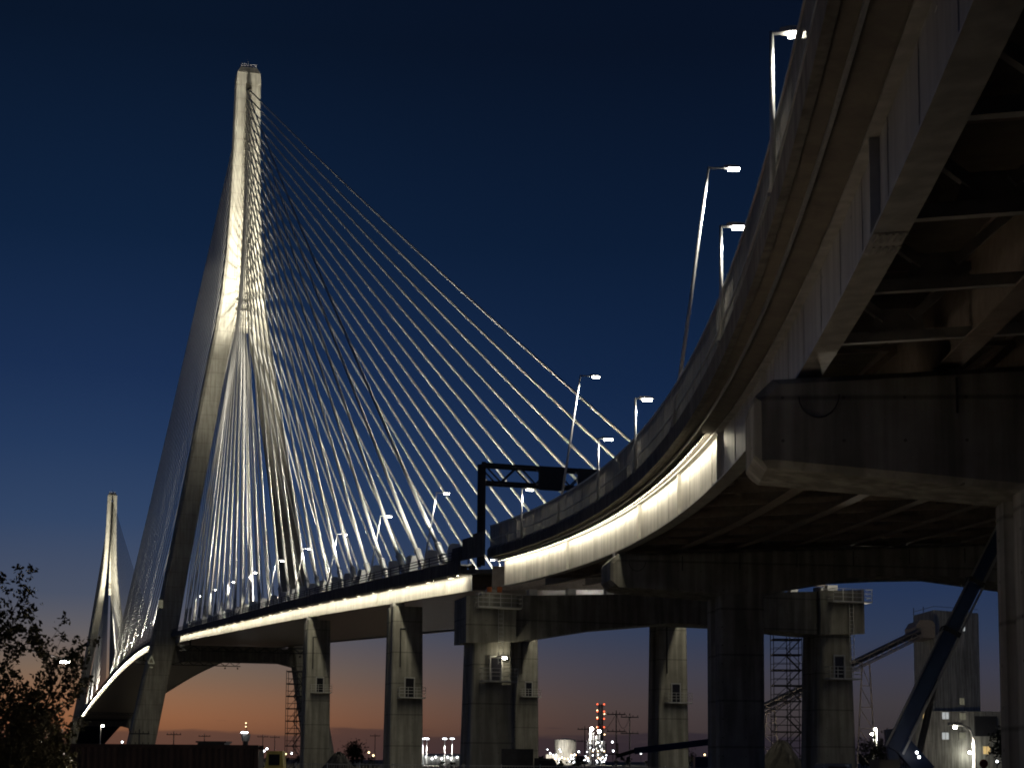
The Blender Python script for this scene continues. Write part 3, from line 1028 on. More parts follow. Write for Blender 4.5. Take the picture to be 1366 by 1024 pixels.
prf = [(-20.3, -5.0), (-15.2, -5.0), (-12.5, -4.7), (-7, -4.0), (0, -3.6), (7, -4.0), (12.5, -4.7), (15.4, -5.0), (20.3, -5.0),
       (20.3, -0.75), (-20.3, -0.75)]
P.part('beam', cap_mb(amain, tA, prf, 2.0), 'concrete')
for sg, zp in ((-1, 9.3), (1, 10.3)):
    P.part('end_block', MB().loft([[amain(t, sg * 18 + u, h) for u, h in ((-2.35, -5.05), (2.45, -5.05), (2.45, -0.7), (-2.35, -0.7))] for t in (tA + 2.05, tA + 2.5)]), 'pier_concrete')
    cc = amain(tA, sg * 17.6, 0)
    c = Vector((cc.x, cc.y, 0))
    P.part('column', column_mb(c, RT, -AX, 3.7, 3.4, amain(tA, sg * 17.6, -4.9).z, 0.16), 'pier_concrete')
    access(P, c, RT, -AX, 3.9, 3.75, zp, 0.3)
    # railed platform along the face of the end block
    f = amain(tA + 2.5, sg * 18, -1.9)
    pl = P.part('platform', MB().box(f + RT * 0.6 - AX * 0.55, (4.2, 1.1, 0.14), (RT, -AX, ZV)), 'galvanised')
    mb = MB()
    for hh in (0.45, 0.85, 1.25):
        mb.bar(f + RT * -1.5 - AX * 1.1 + ZV * hh, f + RT * 2.7 - AX * 1.1 + ZV * hh, 0.06)
        for q in (-1.5, 2.7):
            mb.bar(f + RT * q - AX * 0.05 + ZV * hh, f + RT * q - AX * 1.1 + ZV * hh, 0.06)
    for q in rng(-1.5, 2.7, 1.05):
        mb.bar(f + RT * q - AX * 1.1, f + RT * q - AX * 1.1 + ZV * 1.25, 0.06)
    P.part('railing', mb, 'galvanised', pl)
    # caged ladder from the platform down to the doorway
    lad = MB()
    l0 = amain(tA + 2.75, sg * 18 + 0.9, -2.0)
    zb = zp + 1.5
    for q in (-0.22, 0.22):
        lad.bar(l0 + RT * q, Vector((l0.x, l0.y, zb)) + RT * q, 0.05)
    nrung = int((l0.z - zb) / 0.4)
    for i in range(nrung):
        lad.bar(Vector((l0.x, l0.y, zb + 0.2 + 0.4 * i)) - RT * .22, Vector((l0.x, l0.y, zb + 0.2 + 0.4 * i)) + RT * .22, 0.04)
    P.part('ladder', lad, 'galvanised')
    for tt in (tA - 1.1, tA + 1.1):
        P.part('bearing', MB().box(amain(tt, sg * 17.5, -0.4), (1.1, 0.9, 0.65), (RT, -AX, ZV)), 'grey_steel')
for k in range(1, 9):
    P.part('bearing', MB().box(amain(tA + 1.2, -17.5 + 3.85 * k, -0.42), (0.8, 0.8, 0.6), (RT, -AX, ZV)), 'grey_steel')
# expansion joint clutter on the end block: diaphragm, orange jacks, bridging plate
P.part('joint_diaphragm', MB().loft([[amain(t, u, h) for u, h in ((-17.3, -0.1), (17.3, -0.1), (17.3, 2.2), (-17.3, 2.2))] for t in (tA + 0.3, tA + 0.5)]), 'brown_steel')
for q in (-0.9, 0.1):
    P.part('jack', MB().bar(amain(tA + 1.9, -18.3 + q + 1.2, -0.55), amain(tA + 1.9, -18.3 + q + 1.2, 0.1), 0.5, n=10), 'orange_paint')
P.part('tie_beam', MB().box(amain(tA + 2.1, -17.2, -0.55), (2.4, 0.3, 0.25), (RT, -AX, ZV)), 'brown_steel')
pw = Vector((amain(tA + 2.0, -16.5, 0).x, amain(tA + 2.0, -16.5, 0).y, 11.4)) - AX * 0.35 - RT * 0.75
# wall lamp on the lamp-lined column
lamp_part = P.part('wall_lamp', MB().box(pw + RT * 0.6, (0.5, 0.3, 0.25), (RT, -AX, ZV)), 'dark_metal')
P.part('lens', MB().box(pw + RT * 0.6 - AX * 0.17, (0.42, 0.02, 0.2), (RT, -AX, ZV)), 'lens_cool', lamp_part)
P.light('wall_lamp_light', pw + RT * 0.6 - AX * 0.5, 'POINT', 70, (1, 0.9, 0.65), size=0.1)


def hammer_pier(sy, uL, label, hl, hc, cols, half, cw, cd):
    s = s_of_y(sy)
    Pp, T, Nn = app_frame(s)
    c0 = app(s, (cols[0] + cols[1]) / 2, 0)
    P = Thing('bridge_pier', Vector((c0.x, c0.y, 0)), label, 'bridge pier')
    uR = cols[0] + cols[1] - uL
    mid = (cols[0] + cols[1]) / 2
    fr = lambda ss, u, h: app(s, u, h) + T * (ss - s)
    base = [(uL, hl + 0.35), (uL + 0.35, hl), (cols[0] - cw / 2, hc), (cols[0] + cw / 2, hc), (cols[0] + cw / 2 + 5.5, hl + 0.15), (mid, hl + 0.2),
            (cols[1] - cw / 2 - 5.5, hl + 0.15), (cols[1] - cw / 2, hc), (cols[1] + cw / 2, hc), (uR - .35, hl), (uR, hl + .35), (uR, -0.75), (uR - 0.5, -0.3), (uL + 0.5, -0.3), (uL, -0.75)]
    k = 0.18
    cy, cx = sum(h for u, h in base) / len(base), mid
    inner = [(u + (k if u < cx else -k) * (1 if abs(u - cx) > abs(uL - cx) - 1 else 0), h + (k if h < cy - 0.3 else -k)) for u, h in base]
    P.part('cap_beam', MB().loft([[fr(s - half, u, h) for u, h in inner], [fr(s - half + k, u, h) for u, h in base],
                                  [fr(s + half - k, u, h) for u, h in base], [fr(s + half, u, h) for u, h in inner]]), 'concrete')
    for u in cols:
        cc = app(s, u, 0)
        P.part('column', column_mb(Vector((cc.x, cc.y, 0)), Nn, T, cw, cd, app(s, u, hc).z + 0.12, 0.0), 'concrete')
    for u in GU:
        P.part('bearing', MB().box(fr(s, u, -0.17), (0.75, 0.75, 0.32), (Nn, T, ZV)), 'grey_steel')
    # rust and drip runs below the bearings: short drain spouts
    for u in GU[1:8]:
        P.part('drip_strip', MB().loft([[fr(s + half + q, u - 0.03, -0.55), fr(s + half + q, u + 0.03, -0.55), fr(s + half + q, u + 0.03, -1.55), fr(s + half + q, u - 0.03, -1.55)][::-1] for q in (0.002, 0.02)]), 'dark_metal')
    P.part('earth_cable', MB().path([fr(s + half + .03, uL + 1.75 + 0.55 * math.cos(a) * (1 if a > 0 else 1), -0.85 + 0.62 * math.sin(a)) for a in [math.pi + math.pi * i / 10 for i in range(11)]], 0.04), 'dark_metal')
    return P


hammer_pier(106.0, -0.55, 'middle hammerhead pier whose beam end catches the girder light', -2.3, -3.25, (8.2, 28.8), 1.9, 3.0, 3.6)
hammer_pier(45.2, -1.3, 'large dark hammerhead pier overhead with rounded beam end', -2.75, -3.75, (7.4, 27.6), 1.6, 3.0, 3.2)

# ------------------------------------------------------------------ lamps
def lamp(kind, foot, leanv, arm, h, armlen, label, group, power):
    """foot: mounting point; leanv: offset of the top; arm: unit direction of the arm"""
    T = Thing('street_lamp', foot, label, 'street lamp', group)
    top = foot + leanv + ZV * h
    T.part('pole', MB().bar(foot, top, (0.22 if h > 6 else 0.16, 0.11), n=8), 'galvanised', smooth=True)
    T.part('base_plate', MB().box(foot + ZV * 0.05, (0.34, 0.34, 0.1)), 'grey_steel')
    tip = top + arm * armlen
    T.part('arm', MB().bar(top - ZV * 0.05, tip - ZV * 0.02, 0.10, n=6), 'galvanised')
    side = arm.cross(ZV)
    hd = T.part('lamp_head', MB().loft([[tip - arm * 0.08 + side * a + ZV * b for a, b in ((-.08, -.05), (.08, -.05), (.08, .07), (-.08, .07))],
                                        [tip + arm * 0.18 + side * a + ZV * b for a, b in ((-.17, -.06), (.17, -.06), (.17, .08), (-.17, .08))],
                                        [tip + arm * 0.72 + side * a + ZV * b for a, b in ((-.14, -.06), (.14, -.06), (.14, .03), (-.14, .03))]]), 'grey_steel')
    T.part('lens', MB().loft([[tip + arm * q + side * a + ZV * b for a, b in ((-.13, -.065), (.13, -.065), (.10, -.14), (-.10, -.14))] for q in (0.14, 0.66)]), 'lens_cool', hd)
    T.light('lamp_light', tip + arm * 0.4 - ZV * 0.3, 'SPOT', power, (1, 0.95, 0.82), tip + arm * 0.4 - ZV * 10, 0.15, 150, 0.5)


for yq, lab in ((133.2, 'short upright street lamp on the viaduct edge beside the sign gantry'), (105.0, 'short upright street lamp over the glowing girder past the gantry-side raked lamp'), (90.0, 'short upright street lamp on the viaduct edge below the uppermost cable'), (55.4, 'short upright street lamp beside the tallest raked viaduct lamp'), (38.4, 'short upright street lamp on the viaduct edge above the dark hammerhead pier')):
    s = s_of_y(yq)
    Pp, T, Nn = app_frame(s)
    lamp('short', app(s, -1.24, 3.3), Vector((0, 0, 0)), Nn, 4.3, 0.28, lab, 'short lamps along the viaduct parapet', 800)
for yq, lab in ((120.5, 'tall raked street lamp leaning over the viaduct beside the sign gantry'), (74.6, 'tall raked street lamp leaning over the viaduct clear of the cables')):
    s = s_of_y(yq)
    Pp, T, Nn = app_frame(s)
    lamp('tall', app(s, -1.24, 3.3), Nn * 1.75, Nn, 11.6 if yq > 100 else 12.8, 0.8, lab, 'tall raked lamps along the viaduct parapet', 4000)
for yq in (132, 104, 76, 48, 20):  # unseen lamps, added to shine through the parapet panels from behind
    s = s_of_y(yq)
    Pp, T, Nn = app_frame(s)
    lamp('tall', app(s, UR - .3, 3.0), Nn * -1.6, -Nn, 11.6, 0.8, 'unseen raked street lamp added on the far edge of the viaduct roadway', 'added panel-lighting lamps on the far viaduct edge', 14000)
for t in (325, 296, 266, 236, 206, 170, 134, 98, 62, -50, -100, -150, -200, -250, -300, -350):
    lamp('deck', main(t, -18.6, 3.05), RT * 1.35, RT, 8.4, 0.7, 'raked street lamp standing among the cable feet on the lamp-lined deck edge', 'raked lamps along the bridge deck edge', 3000 if t > 100 else 900)
for t in (290, 230, 160, 90):
    lamp('deck', main(t, 18.6, 3.05), RT * -1.35, -RT, 8.4, 0.7, 'raked street lamp on the opposite deck edge of the land span', 'raked lamps on the opposite deck edge', 3000)

# overhead sign gantry across the deck at the joint
G = Thing('sign_gantry', main(346, -18.0, 2.2), 'dark lattice sign gantry spanning the road beside the last cables', 'sign gantry')
p0 = main(345.5, -17.9, 2.2)
p1 = main(345.5, 17.0, 2.2)
for p in (p0, p1):
    for v in (-0.7, 0.7):
        G.part('post', MB().bar(p - AX * v, p - AX * v + ZV * 9.9, 0.42), 'dark_metal')
zt = p0.z
p1f = Vector((p1.x, p1.y, p0.z))
for v in (-0.7, 0.7):
    for hh in (8.0, 9.7):
        G.part('chord', MB().bar(p0 - AX * v + ZV * hh, p1f - AX * v + ZV * hh, 0.26), 'dark_metal')
    n = 20
    for i in range(n):
        a = p0 + (p1f - p0) * (i / n) - AX * v
        b = p0 + (p1f - p0) * ((i + 1) / n) - AX * v
        G.part('diagonal', MB().bar(a + ZV * (8.0 if i % 2 else 9.7), b + ZV * (9.7 if i % 2 else 8.0), 0.12), 'dark_metal')
for q, w in ((0.19, 2.6), (0.30, 2.4), (0.62, 3.4)):
    c = p0 + (p1f - p0) * q
    G.part('sign_back', MB().box(c - AX * 1.2 + ZV * 8.6, (w, 0.25, 2.3), (RT, AX, ZV)), 'dark_metal')
    G.part('sign_frame', MB().box(c - AX * 1.0 + ZV * 9.3, (w + .4, 0.1, 0.18), (RT, AX, ZV)).box(c - AX * 1.0 + ZV * 8.0, (w + .4, 0.1, 0.18), (RT, AX, ZV)), 'grey_steel')
# screen panels beside the gantry foot
for i in range(4):
    t1 = 349 - i * 3.9
    B = Thing('screen_panel', main(t1 - 2, -18.5, 2.6), 'dark solid screen panel on the deck edge at the foot of the sign gantry', 'panel', 'screen panels at the gantry foot')
    hh = 5.3 - 0.22 * i * i
    B.part('sheet', MB().loft([[main(t, u, h) for u, h in ((-18.64, 3.0), (-18.54, 3.0), (-18.54, hh), (-18.64, hh))] for t in (t1 - 3.8, t1 - 0.1)]), 'dark_concrete')
    B.part('stay', MB().bar(main(t1 - 2, -18.5, 2.6), main(t1 - 2, -18.5, hh), 0.12), 'dark_metal')

# ------------------------------------------------------------------ trees beside us
def tree(base, height, spread, nleaf, label, seed, lean=0.0, stems=1):
    rnd = random.Random(seed)
    T = Thing('broadleaf_tree', base, label, 'tree')
    tips = []
    br = MB()

    def grow(p, d, length, rad, depth):
        n = 3
        for i in range(n):
            q = p + d * (length / n)
            br.bar(p, q, (rad * 2, rad * 1.75), n=5)
            p, rad = q, rad * 0.88
            d = (d + Vector((rnd.uniform(-.14, .14), rnd.uniform(-.14, .14), rnd.uniform(-.02, .12)))).normalized()
            if depth > 0:
                for _ in range(1 if depth > 2 else 2):
                    a = rnd.uniform(0, 6.283)
                    sd = Vector((math.cos(a), math.sin(a), rnd.uniform(0.15, 0.9))).normalized()
                    nd = (d * 0.55 + sd * 0.75).normalized()
                    grow(p, nd, length * rnd.uniform(0.45, 0.68) * spread, rad * 0.55, depth - 1)
            if depth <= 1:
                tips.append((Vector(p), d))
        tips.append((Vector(p), d))
    for k in range(stems):
        a = 6.283 * k / stems + seed
        dv = Vector((math.cos(a) * 0.22 * (stems > 1) + lean, math.sin(a) * 0.22 * (stems > 1), 1)).normalized()
        grow(Vector(base) - ZV * 0.3, dv, height * (0.86 if k == 0 else 0.7), height * 0.011 + 0.03, 3)
    T.part('trunk', br, 'bark')
    lf = MB()
    for i in range(nleaf):
        p, d = rnd.choice(tips)
        c = p + Vector((rnd.gauss(0, .075), rnd.gauss(0, .075), rnd.gauss(0, .07)))
        s = rnd.uniform(0.035, 0.07)
        a = Vector((rnd.gauss(0, 1), rnd.gauss(0, 1), rnd.gauss(0, 1))).normalized()
        b = a.cross(Vector((rnd.gauss(0, 1), rnd.gauss(0, 1), rnd.gauss(0, 1)))).normalized()
        n = a.cross(b) * (s * 0.25)
        lf.poly([c - a * s, c - b * s * .62 + n, c + a * s * 1.15, c + b * s * .62 + n])
    T.part('crown', lf, 'foliage', kind='stuff')
    return T


tree(Vector((at(8, 1000, 35).x, 35, -0.2)), 3.75, 1.06, 8500, 'tall sparse dark tree beside the rust-red shipping container', 3, 0.05, 2)
tree(Vector((at(56, 1000, 36).x, 36, -0.2)), 2.2, 1.05, 4800, 'small bushy dark tree under the taller sparse tree', 11, 0.02, 3)
tree(Vector((at(-35, 1000, 33.5).x, 33.5, -0.2)), 3.7, 1.0, 7500, 'leafy dark tree at the outer end of the shipping container', 23, 0.04, 2)

# ------------------------------------------------------------------ shipping container
def container(p, yaw, L, label, mat):
    T = Thing('shipping_container', p, label, 'container')
    X = Vector((math.cos(yaw), math.sin(yaw), 0))
    Y = Vector((-X.y, X.x, 0))
    Wd, H = 2.44, 2.9
    for sg in (-1, 1):
        n = int(L / 0.28)
        pts = []
        for i in range(n):
            x = -L / 2 + 0.14 + (L - 0.28) * i / n
            w = (L - 0.28) / n
            for f, o in ((0, 0), (.25, 0), (.5, .04), (.75, .04)):
                pts.append((x + w * f, sg * (Wd / 2 - 0.05 + o - .02)))
        mbq = MB()
        mbq.loft([[Vector(p) + X * a + Y * b + ZV * z for a, b in pts] for z in (0.2, H - 0.15)], cap=False, closed=False)
        T.part('side_panel', mbq, mat)
        for z in (0.1, H - 0.08):
            T.part('rail', MB().box(Vector(p) + Y * (sg * (Wd / 2 - .05)) + ZV * z, (L - .3, .1, .16), (X, Y, ZV)), mat)
        for e in (-1, 1):
            T.part('corner_post', MB().box(Vector(p) + X * (e * (L / 2 - .08)) + Y * (sg * (Wd / 2 - .06)) + ZV * (H / 2), (.17, .17, H), (X, Y, ZV)), mat)
    T.part('roof', MB().box(Vector(p) + ZV * (H - 0.06), (L - .3, Wd - .2, .05), (X, Y, ZV)), mat)
    T.part('floor', MB().box(Vector(p) + ZV * 0.15, (L - .3, Wd - .2, .1), (X, Y, ZV)), mat)
    for e in (-0.25, 0.25):
        dr = T.part('door', MB().box(Vector(p) + X * (L / 2 - .05) + Y * (e * (Wd - .4)) + ZV * (H / 2), (.06, Wd / 2 - .22, H - .4), (X, Y, ZV)), mat)
        for q in (-.25, .25):
            T.part('locking_bar', MB().bar(Vector(p) + X * (L / 2 + .01) + Y * (e * (Wd - .4) + q) + ZV * .25, Vector(p) + X * (L / 2 + .01) + Y * (e * (Wd - .4) + q) + ZV * (H - .25), .04), 'galvanised', dr)
    T.part('end_wall', MB().box(Vector(p) - X * (L / 2 - .06) + ZV * (H / 2), (.06, Wd - .3, H - .3), (X, Y, ZV)), mat)


pr = at(344, 1000, 72)
container(Vector((pr.x - 6.1, 72.6, -0.3)), 0.05, 12.2, 'long rust-red corrugated shipping container in front of the tower foot', 'container_rust')

# street lamp half hidden by the tree; it lights the yard and the underside of the viaduct
hp = at(84, 884, 41)
foot = Vector((hp.x - 3.2, 41, -0.3))
T = Thing('street_lamp', foot, 'bright yard lamp on a slim pole half hidden by the sparse tree', 'street lamp')
T.part('pole', MB().bar(foot, Vector((foot.x, foot.y, hp.z + .9)), (.16, .09), n=8), 'dark_metal')
T.part('arm', MB().bar(Vector((foot.x, foot.y, hp.z + .9)), hp + ZV * .12, .05, n=6), 'dark_metal')
hd = T.part('lamp_head', MB().box(hp + ZV * .1, (.36, .3, .08)), 'grey_steel')
T.part('lens', MB().box(hp + ZV * .035, (.28, .2, .045)), 'lens_cool', hd)
T.light('lamp_light', hp - ZV * .3, 'POINT', 380, (1, .88, .76), size=.2)
T.light('lamp_pool', hp - ZV * .3, 'SPOT', 15000, (1, .88, .76), hp - ZV * 9, .2, 164, .3)

# ------------------------------------------------------------------ site tower, scaffolds
def scaffold(c, w, d, H, lift, label, U=Vector((1, 0, 0)), boards=(), z0=-0.3):
    T = Thing('scaffold_tower', c, label, 'scaffold')
    V = ZV.cross(U)
    P3 = lambda a, b, z: Vector((c.x, c.y, 0)) + U * (a * w / 2) + V * (b * d / 2) + ZV * z
    for a in (-1, 0.15, 1):
        for b in (-1, 1):
            T.part('standard', MB().bar(P3(a, b, z0), P3(a, b, H), .11, n=6), 'dark_metal')
    n = int(H / lift)
    for i in range(1, n + 1):
        z = i * lift
        for b in (-1, 1):
            T.part('ledger', MB().bar(P3(-1, b, z), P3(1, b, z), .09), 'dark_metal')
            T.part('ledger', MB().bar(P3(-1, b, z + .9), P3(1, b, z + .9), .06), 'dark_metal')
        for a in (-1, 1):
            T.part('ledger', MB().bar(P3(a, -1, z), P3(a, 1, z), .09), 'dark_metal')
        e = 1 if i % 2 else -1
        T.part('stair', MB().bar(P3(-.1 if e > 0 else .95, -.45, z - lift), P3(.95 if e > 0 else -.1, -.45, z), .5, .12).bar(P3(-.1 if e > 0 else .95, -.45, z - lift + .9), P3(.95 if e > 0 else -.1, -.45, z + .9), .07), 'dark_metal')
        T.part('brace', MB().bar(P3(-1, 1, z - lift), P3(.15, 1, z), .07), 'dark_metal')
        if i in boards or not boards:
            T.part('deck_board', MB().box(P3(0, 0, z + .08), (w, d, .07), (U, V, ZV)), 'dark_metal')


q = at(1049, 900, 205)
scaffold(Vector((q.x, 205, -.3)), 3.6, 2.4, 19.0, 1.95, 'scaffold stair tower standing behind the portal pier above a gravel heap', boards=(3, 6, 7, 8, 9))
q = at(394, 900, 268)
scaffold(Vector((q.x, 268, -.3)), 2.6, 2.4, 16.6, 2.05, 'slim scaffold stair tower beside the farther lamp-side pier')

# gravel heap
def heap(cx, cy, rx, ry, h, label, mat='gravel', name='gravel_heap', seed=1):
    rnd = random.Random(seed)
    mbq = MB()
    n = 22
    rings = []
    for r_, zz in ((1, -.4), (.88, .12), (.66, .38), (.42, .68), (.2, .92), (.05, 1)):
        rings.append([Vector((cx + rx * r_ * math.cos(6.283 * j / n) * rnd.uniform(.9, 1.1), cy + ry * r_ * math.sin(6.283 * j / n) * rnd.uniform(.9, 1.1), h * zz * rnd.uniform(.92, 1.06))) for j in range(n)])
    o = mesh(name, mbq.loft(rings), mat, (cx, cy, 0))
    setp(o, label, 'heap')


q = at(1042, 1000, 190)
heap(q.x, 190, 3.9, 4, 4.6, 'dark gravel heap at the foot of the scaffold stair tower')
q = at(452, 1010, 150)
heap(q.x, 150, 2.6, 2.5, 2.6, 'low pale earth heap between the two lamp-side piers', seed=4)

# ------------------------------------------------------------------ conveyor and batching plant
C0, C1 = at(985, 962, 372), at(1226, 845, 404)
T = Thing('conveyor', Vector((C0.x, C0.y, 0)), 'long inclined lattice conveyor rising to the batching plant', 'conveyor')
dv = (C1 - C0)
sd = dv.cross(ZV).normalized()
upn = sd.cross(dv).normalized()
for s_ in (-.8, .8):
    for o in (-1, 1):
        T.part('chord', MB().bar(C0 + sd * s_ + upn * o, C1 + sd * s_ + upn * o, .26), 'brown_steel')
    n = 24
    for i in range(n):
        a, b = C0 + dv * (i / n) + sd * s_, C0 + dv * ((i + 1) / n) + sd * s_
        T.part('diagonal', MB().bar(a + upn * (1 if i % 2 else -1), b + upn * (-1 if i % 2 else 1), .15), 'brown_steel')
T.part('belt', MB().bar(C0 + upn * .2, C1 + upn * .2, 1.5, .5), 'dark_metal')
T.part('cover', MB().bar(C0 + upn * 1.1, C1 + upn * 1.1, 1.9, .14), 'brown_steel')
for f in (.16, .68):
    p = C0 + dv * f
    tr = T.part('trestle', MB().bar(p - upn - Vector((.9, 0, 0)), Vector((p.x - 2.3, p.y, -.3)), .3).bar(p - upn + Vector((.9, 0, 0)), Vector((p.x + 2.3, p.y, -.3)), .3), 'brown_steel')
    H = p.z - 1
    for i in range(5):
        z1, z2 = H * (1 - i / 5), H * (1 - (i + 1) / 5)
        w1, w2 = .9 + 1.4 * i / 5, .9 + 1.4 * (i + 1) / 5
        T.part('brace', MB().bar((p.x - w1, p.y, z1), (p.x + w2, p.y, z2), .16).bar((p.x - w2, p.y, z2), (p.x + w2, p.y, z2), .16), 'brown_steel', tr)

BL, BC, BR = at(1222, 1000, 426), at(1249, 1000, 410), at(1309, 1000, 418)
T = Thing('batching_plant', Vector((BC.x, BC.y, -.3)), 'tall grey batching plant tower with lit windows behind the blue crane', 'industrial building')
BK = BL + (BR - BC)
zt = at(1249, 815, 410).z


def wall_panels(T, a, b, zs, ncol, mat, name='cladding_panel', out=.12):
    a, b = Vector((a.x, a.y, 0)), Vector((b.x, b.y, 0))
    d = (b - a)
    L = d.length
    d.normalize()
    nrm = Vector((d.y, -d.x, 0))
    for z1, z2 in zip(zs[:-1], zs[1:]):
        for i in range(ncol):
            w = L / ncol
            T.part(name, MB().box(a + d * (w * (i + .5)) + nrm * (out / 2) + ZV * ((z1 + z2) / 2), (w - .12, out, z2 - z1 - .14), (d, nrm, ZV)), mat)
    return d, nrm


core = [BL, BC, BR, BK]
T.part('core', MB().loft([[Vector((p.x, p.y, z)) for p in core] for z in (-1, zt - .2)]), 'plant_cladding')
zs = [-.3, 4.5, 9.5, 14.5, 21.0, 29.5, zt]
wall_panels(T, BL, BC, zs, 2, 'plant_cladding')
dR, nR = wall_panels(T, BC, BR, zs, 3, 'plant_cladding')
T.part('parapet', MB().loft([[Vector((p.x, p.y, z)) for p in core] for z in (zt - .19, zt + .35)]), 'plant_cladding')
T.part('railing', MB().bar(Vector((BL.x, BL.y, zt + 1.3)), Vector((BC.x, BC.y, zt + 1.3)), .09).bar(Vector((BC.x, BC.y, zt + 1.3)), Vector((BR.x, BR.y, zt + 1.3)), .09)
       .bar(BL * 1 + ZV * (zt - BL.z), BL + ZV * (zt + 2.4 - BL.z), .15).bar((BL + BC) / 2 + ZV * (zt - BC.z), (BL + BC) / 2 + ZV * (zt + 1.9 - BC.z), .15), 'dark_metal')
# low wing on the right
W1, W2 = at(1222, 1000, 400), at(1352, 1000, 404)
zw = at(1290, 948, 402).z
T.part('wing', MB().loft([[Vector((x_, y_, z)) for x_, y_ in ((W1.x, 400), (W2.x, 404), (W2.x, 414), (W1.x, 409))] for z in (-1, zw)]), 'plant_cladding')
wall_panels(T, Vector((W1.x, 400, 0)), Vector((W2.x, 404, 0)), [-.3, zw * .5, zw], 5, 'plant_cladding')
hq = at(1236, 838, 405)
T.part('conveyor_hood', MB().loft([[hq + Vector((a, 0, b)) for a, b in ((-2.2, -2.4), (2.2, -2.4), (2.2, 1.2), (1.2, 2.2), (-1.6, 2.2), (-2.6, .6))], [hq + Vector((a, 12, b)) for a, b in ((-2.2, -2.4), (2.2, -2.4), (2.2, 1.2), (1.2, 2.2), (-1.6, 2.2), (-2.6, .6))]]), 'brown_steel')
for px, py, w, h, mt, wing in ((1285, 838, 1.0, 1.2, 'window_white', 0), (1283, 935, 1.6, 1.7, 'window_dim', 0), (1233, 954, .8, 1.7, 'window_warm', 1), (1261, 954, 1.7, 1.7, 'window_white', 1),
                               (1284, 955, 1.6, 1.7, 'window_dim', 1), (1234, 981, .9, 1.7, 'window_dim', 1), (1261, 981, 1.7, 1.7, 'window_white', 1), (1284, 981, 1.7, 1.7, 'window_dim', 1),
                               (1316, 1000, 1.8, 1.9, 'window_warm', 1)):
    dw = (Vector((W2.x, 404, 0)) - Vector((W1.x, 400, 0))).normalized() if wing else dR
    nw = Vector((dw.y, -dw.x, 0))
    o = Vector((W1.x, 400, 0)) if wing else Vector((BC.x, BC.y, 0))
    ray = at(px, py, 100) - Vector((0, 0, EYE))
    tq = (o + nw * .2 - Vector((0, 0, EYE))).dot(nw) / ray.dot(nw)
    wc = Vector((0, 0, EYE)) + ray * tq
    fr = T.part('window', MB().box(wc, (w + .3, .14, h + .3), (dw, nw, ZV)), 'grey_steel')
    T.part('pane', MB().box(wc + nw * .09, (w, .04, h), (dw, nw, ZV)), mt, fr)
    T.part('mullion', MB().box(wc + nw * .13, (.1, .04, h), (dw, nw, ZV)), 'grey_steel', fr)
q = at(1335, 968, 401)
gate = T.part('roller_door', MB().box(Vector((q.x - 3.5, 402.4, q.z)), (6.0, .2, 5.0)), 'dark_metal')
# wall lamp on the wing
q = at(1293, 1003, 400.5)
wl = T.part('wall_lamp', MB().box(q, (.5, .5, .4)), 'dark_metal')
T.part('lens', MB().ball(q + Vector((0, -.4, 0)), .35, 8, 6), 'lens_cool', wl)
T.light('wall_lamp_light', q + Vector((0, -1.2, -.3)), 'POINT', 260, (.95, 1, .85), size=.4)

# road lamp with a curved arm before the plant
def arm_lamp(px, ptop, Y, armpx, label, power=0, lens='lens_cool', group=None, bare=False):
    b = at(px, 1010, Y)
    h = at(px, ptop, Y).z
    tip = at(armpx, ptop + 1, Y)
    T = Thing('street_lamp', Vector((b.x, Y, -.3)), label, 'street lamp', group)
    T.part('pole', MB().bar((b.x, Y, -.3), (b.x, Y, h - .7), (.24, .16), n=8), 'galvanised')
    T.part('arm', MB().path([Vector((b.x, Y, h - .7)), Vector((b.x + (tip.x - b.x) * .2, Y, h - .15)), tip + ZV * .15], .13), 'galvanised')
    hd = T.part('lamp_head', MB().box(tip + ZV * .1, (.5 + .001 * Y, .3, .12)), 'grey_steel')
    T.part('lens', MB().ball(tip - ZV * .05, .00125 * Y if Y < 150 else .0008 * Y, 8, 6, .7), lens, hd)
    if power and bare:
        T.light('lamp_light', tip - ZV * .5, 'POINT', power, (1, .9, .72), size=.3)
    elif power:
        T.light('lamp_light', tip - ZV * .4, 'SPOT', power, (1, .9, .72), tip - ZV * 9, .2, 160, .4)


arm_lamp(1300, 967, 72, 1274, 'curved-arm street lamp before the batching plant windows', 2800)
for px, pt in ((1167, 970), (1163, 977)):
    arm_lamp(px + 3, pt, 330, px, 'far street lamp between the portal pier and the crane', 9000, group='far street lamps beside the crane', bare=True)
arm_lamp(133, 966, 420, 137, 'pale street lamp standing under the river span between the tower legs', 300)
# red round sign on a post
q = at(1312, 1018, 120)
T = Thing('road_sign', Vector((q.x, 120, -.3)), 'round red sign on a post in front of the batching plant', 'sign')
T.part('post', MB().bar((q.x, 120, -.3), (q.x, 120, q.z), .08), 'galvanised')
T.part('face', MB().loft([[Vector((q.x + .33 * math.cos(6.283 * i / 12), 119.92 + e, q.z + .33 * math.sin(6.283 * i / 12))) for i in range(12)] for e in (0, .03)]), 'red_paint')

# ------------------------------------------------------------------ blue mobile crane
YC = 80
T = Thing('mobile_crane', Vector((at(1212, 1010, YC).x, YC, -.3)), 'blue telescopic mobile crane with its boom raised across the pier', 'crane')
b0, b1, b2, b3 = at(1196, 990, YC), at(1268, 842, YC), at(1301, 776, YC), at(1352, 674, YC)
bd = (b1 - b0).normalized()
bs = Vector((0, 1, 0))
bn = bd.cross(bs)


def boom_sec(a, b, w, h, mat):
    rings = []
    for p in (a, b):
        rings.append([p + bs * (x_ * w) + bn * (y_ * h) for x_, y_ in ((-.5, -.32), (-.3, -.5), (.3, -.5), (.5, -.32), (.5, .5), (-.5, .5))])
    return MB().loft(rings)


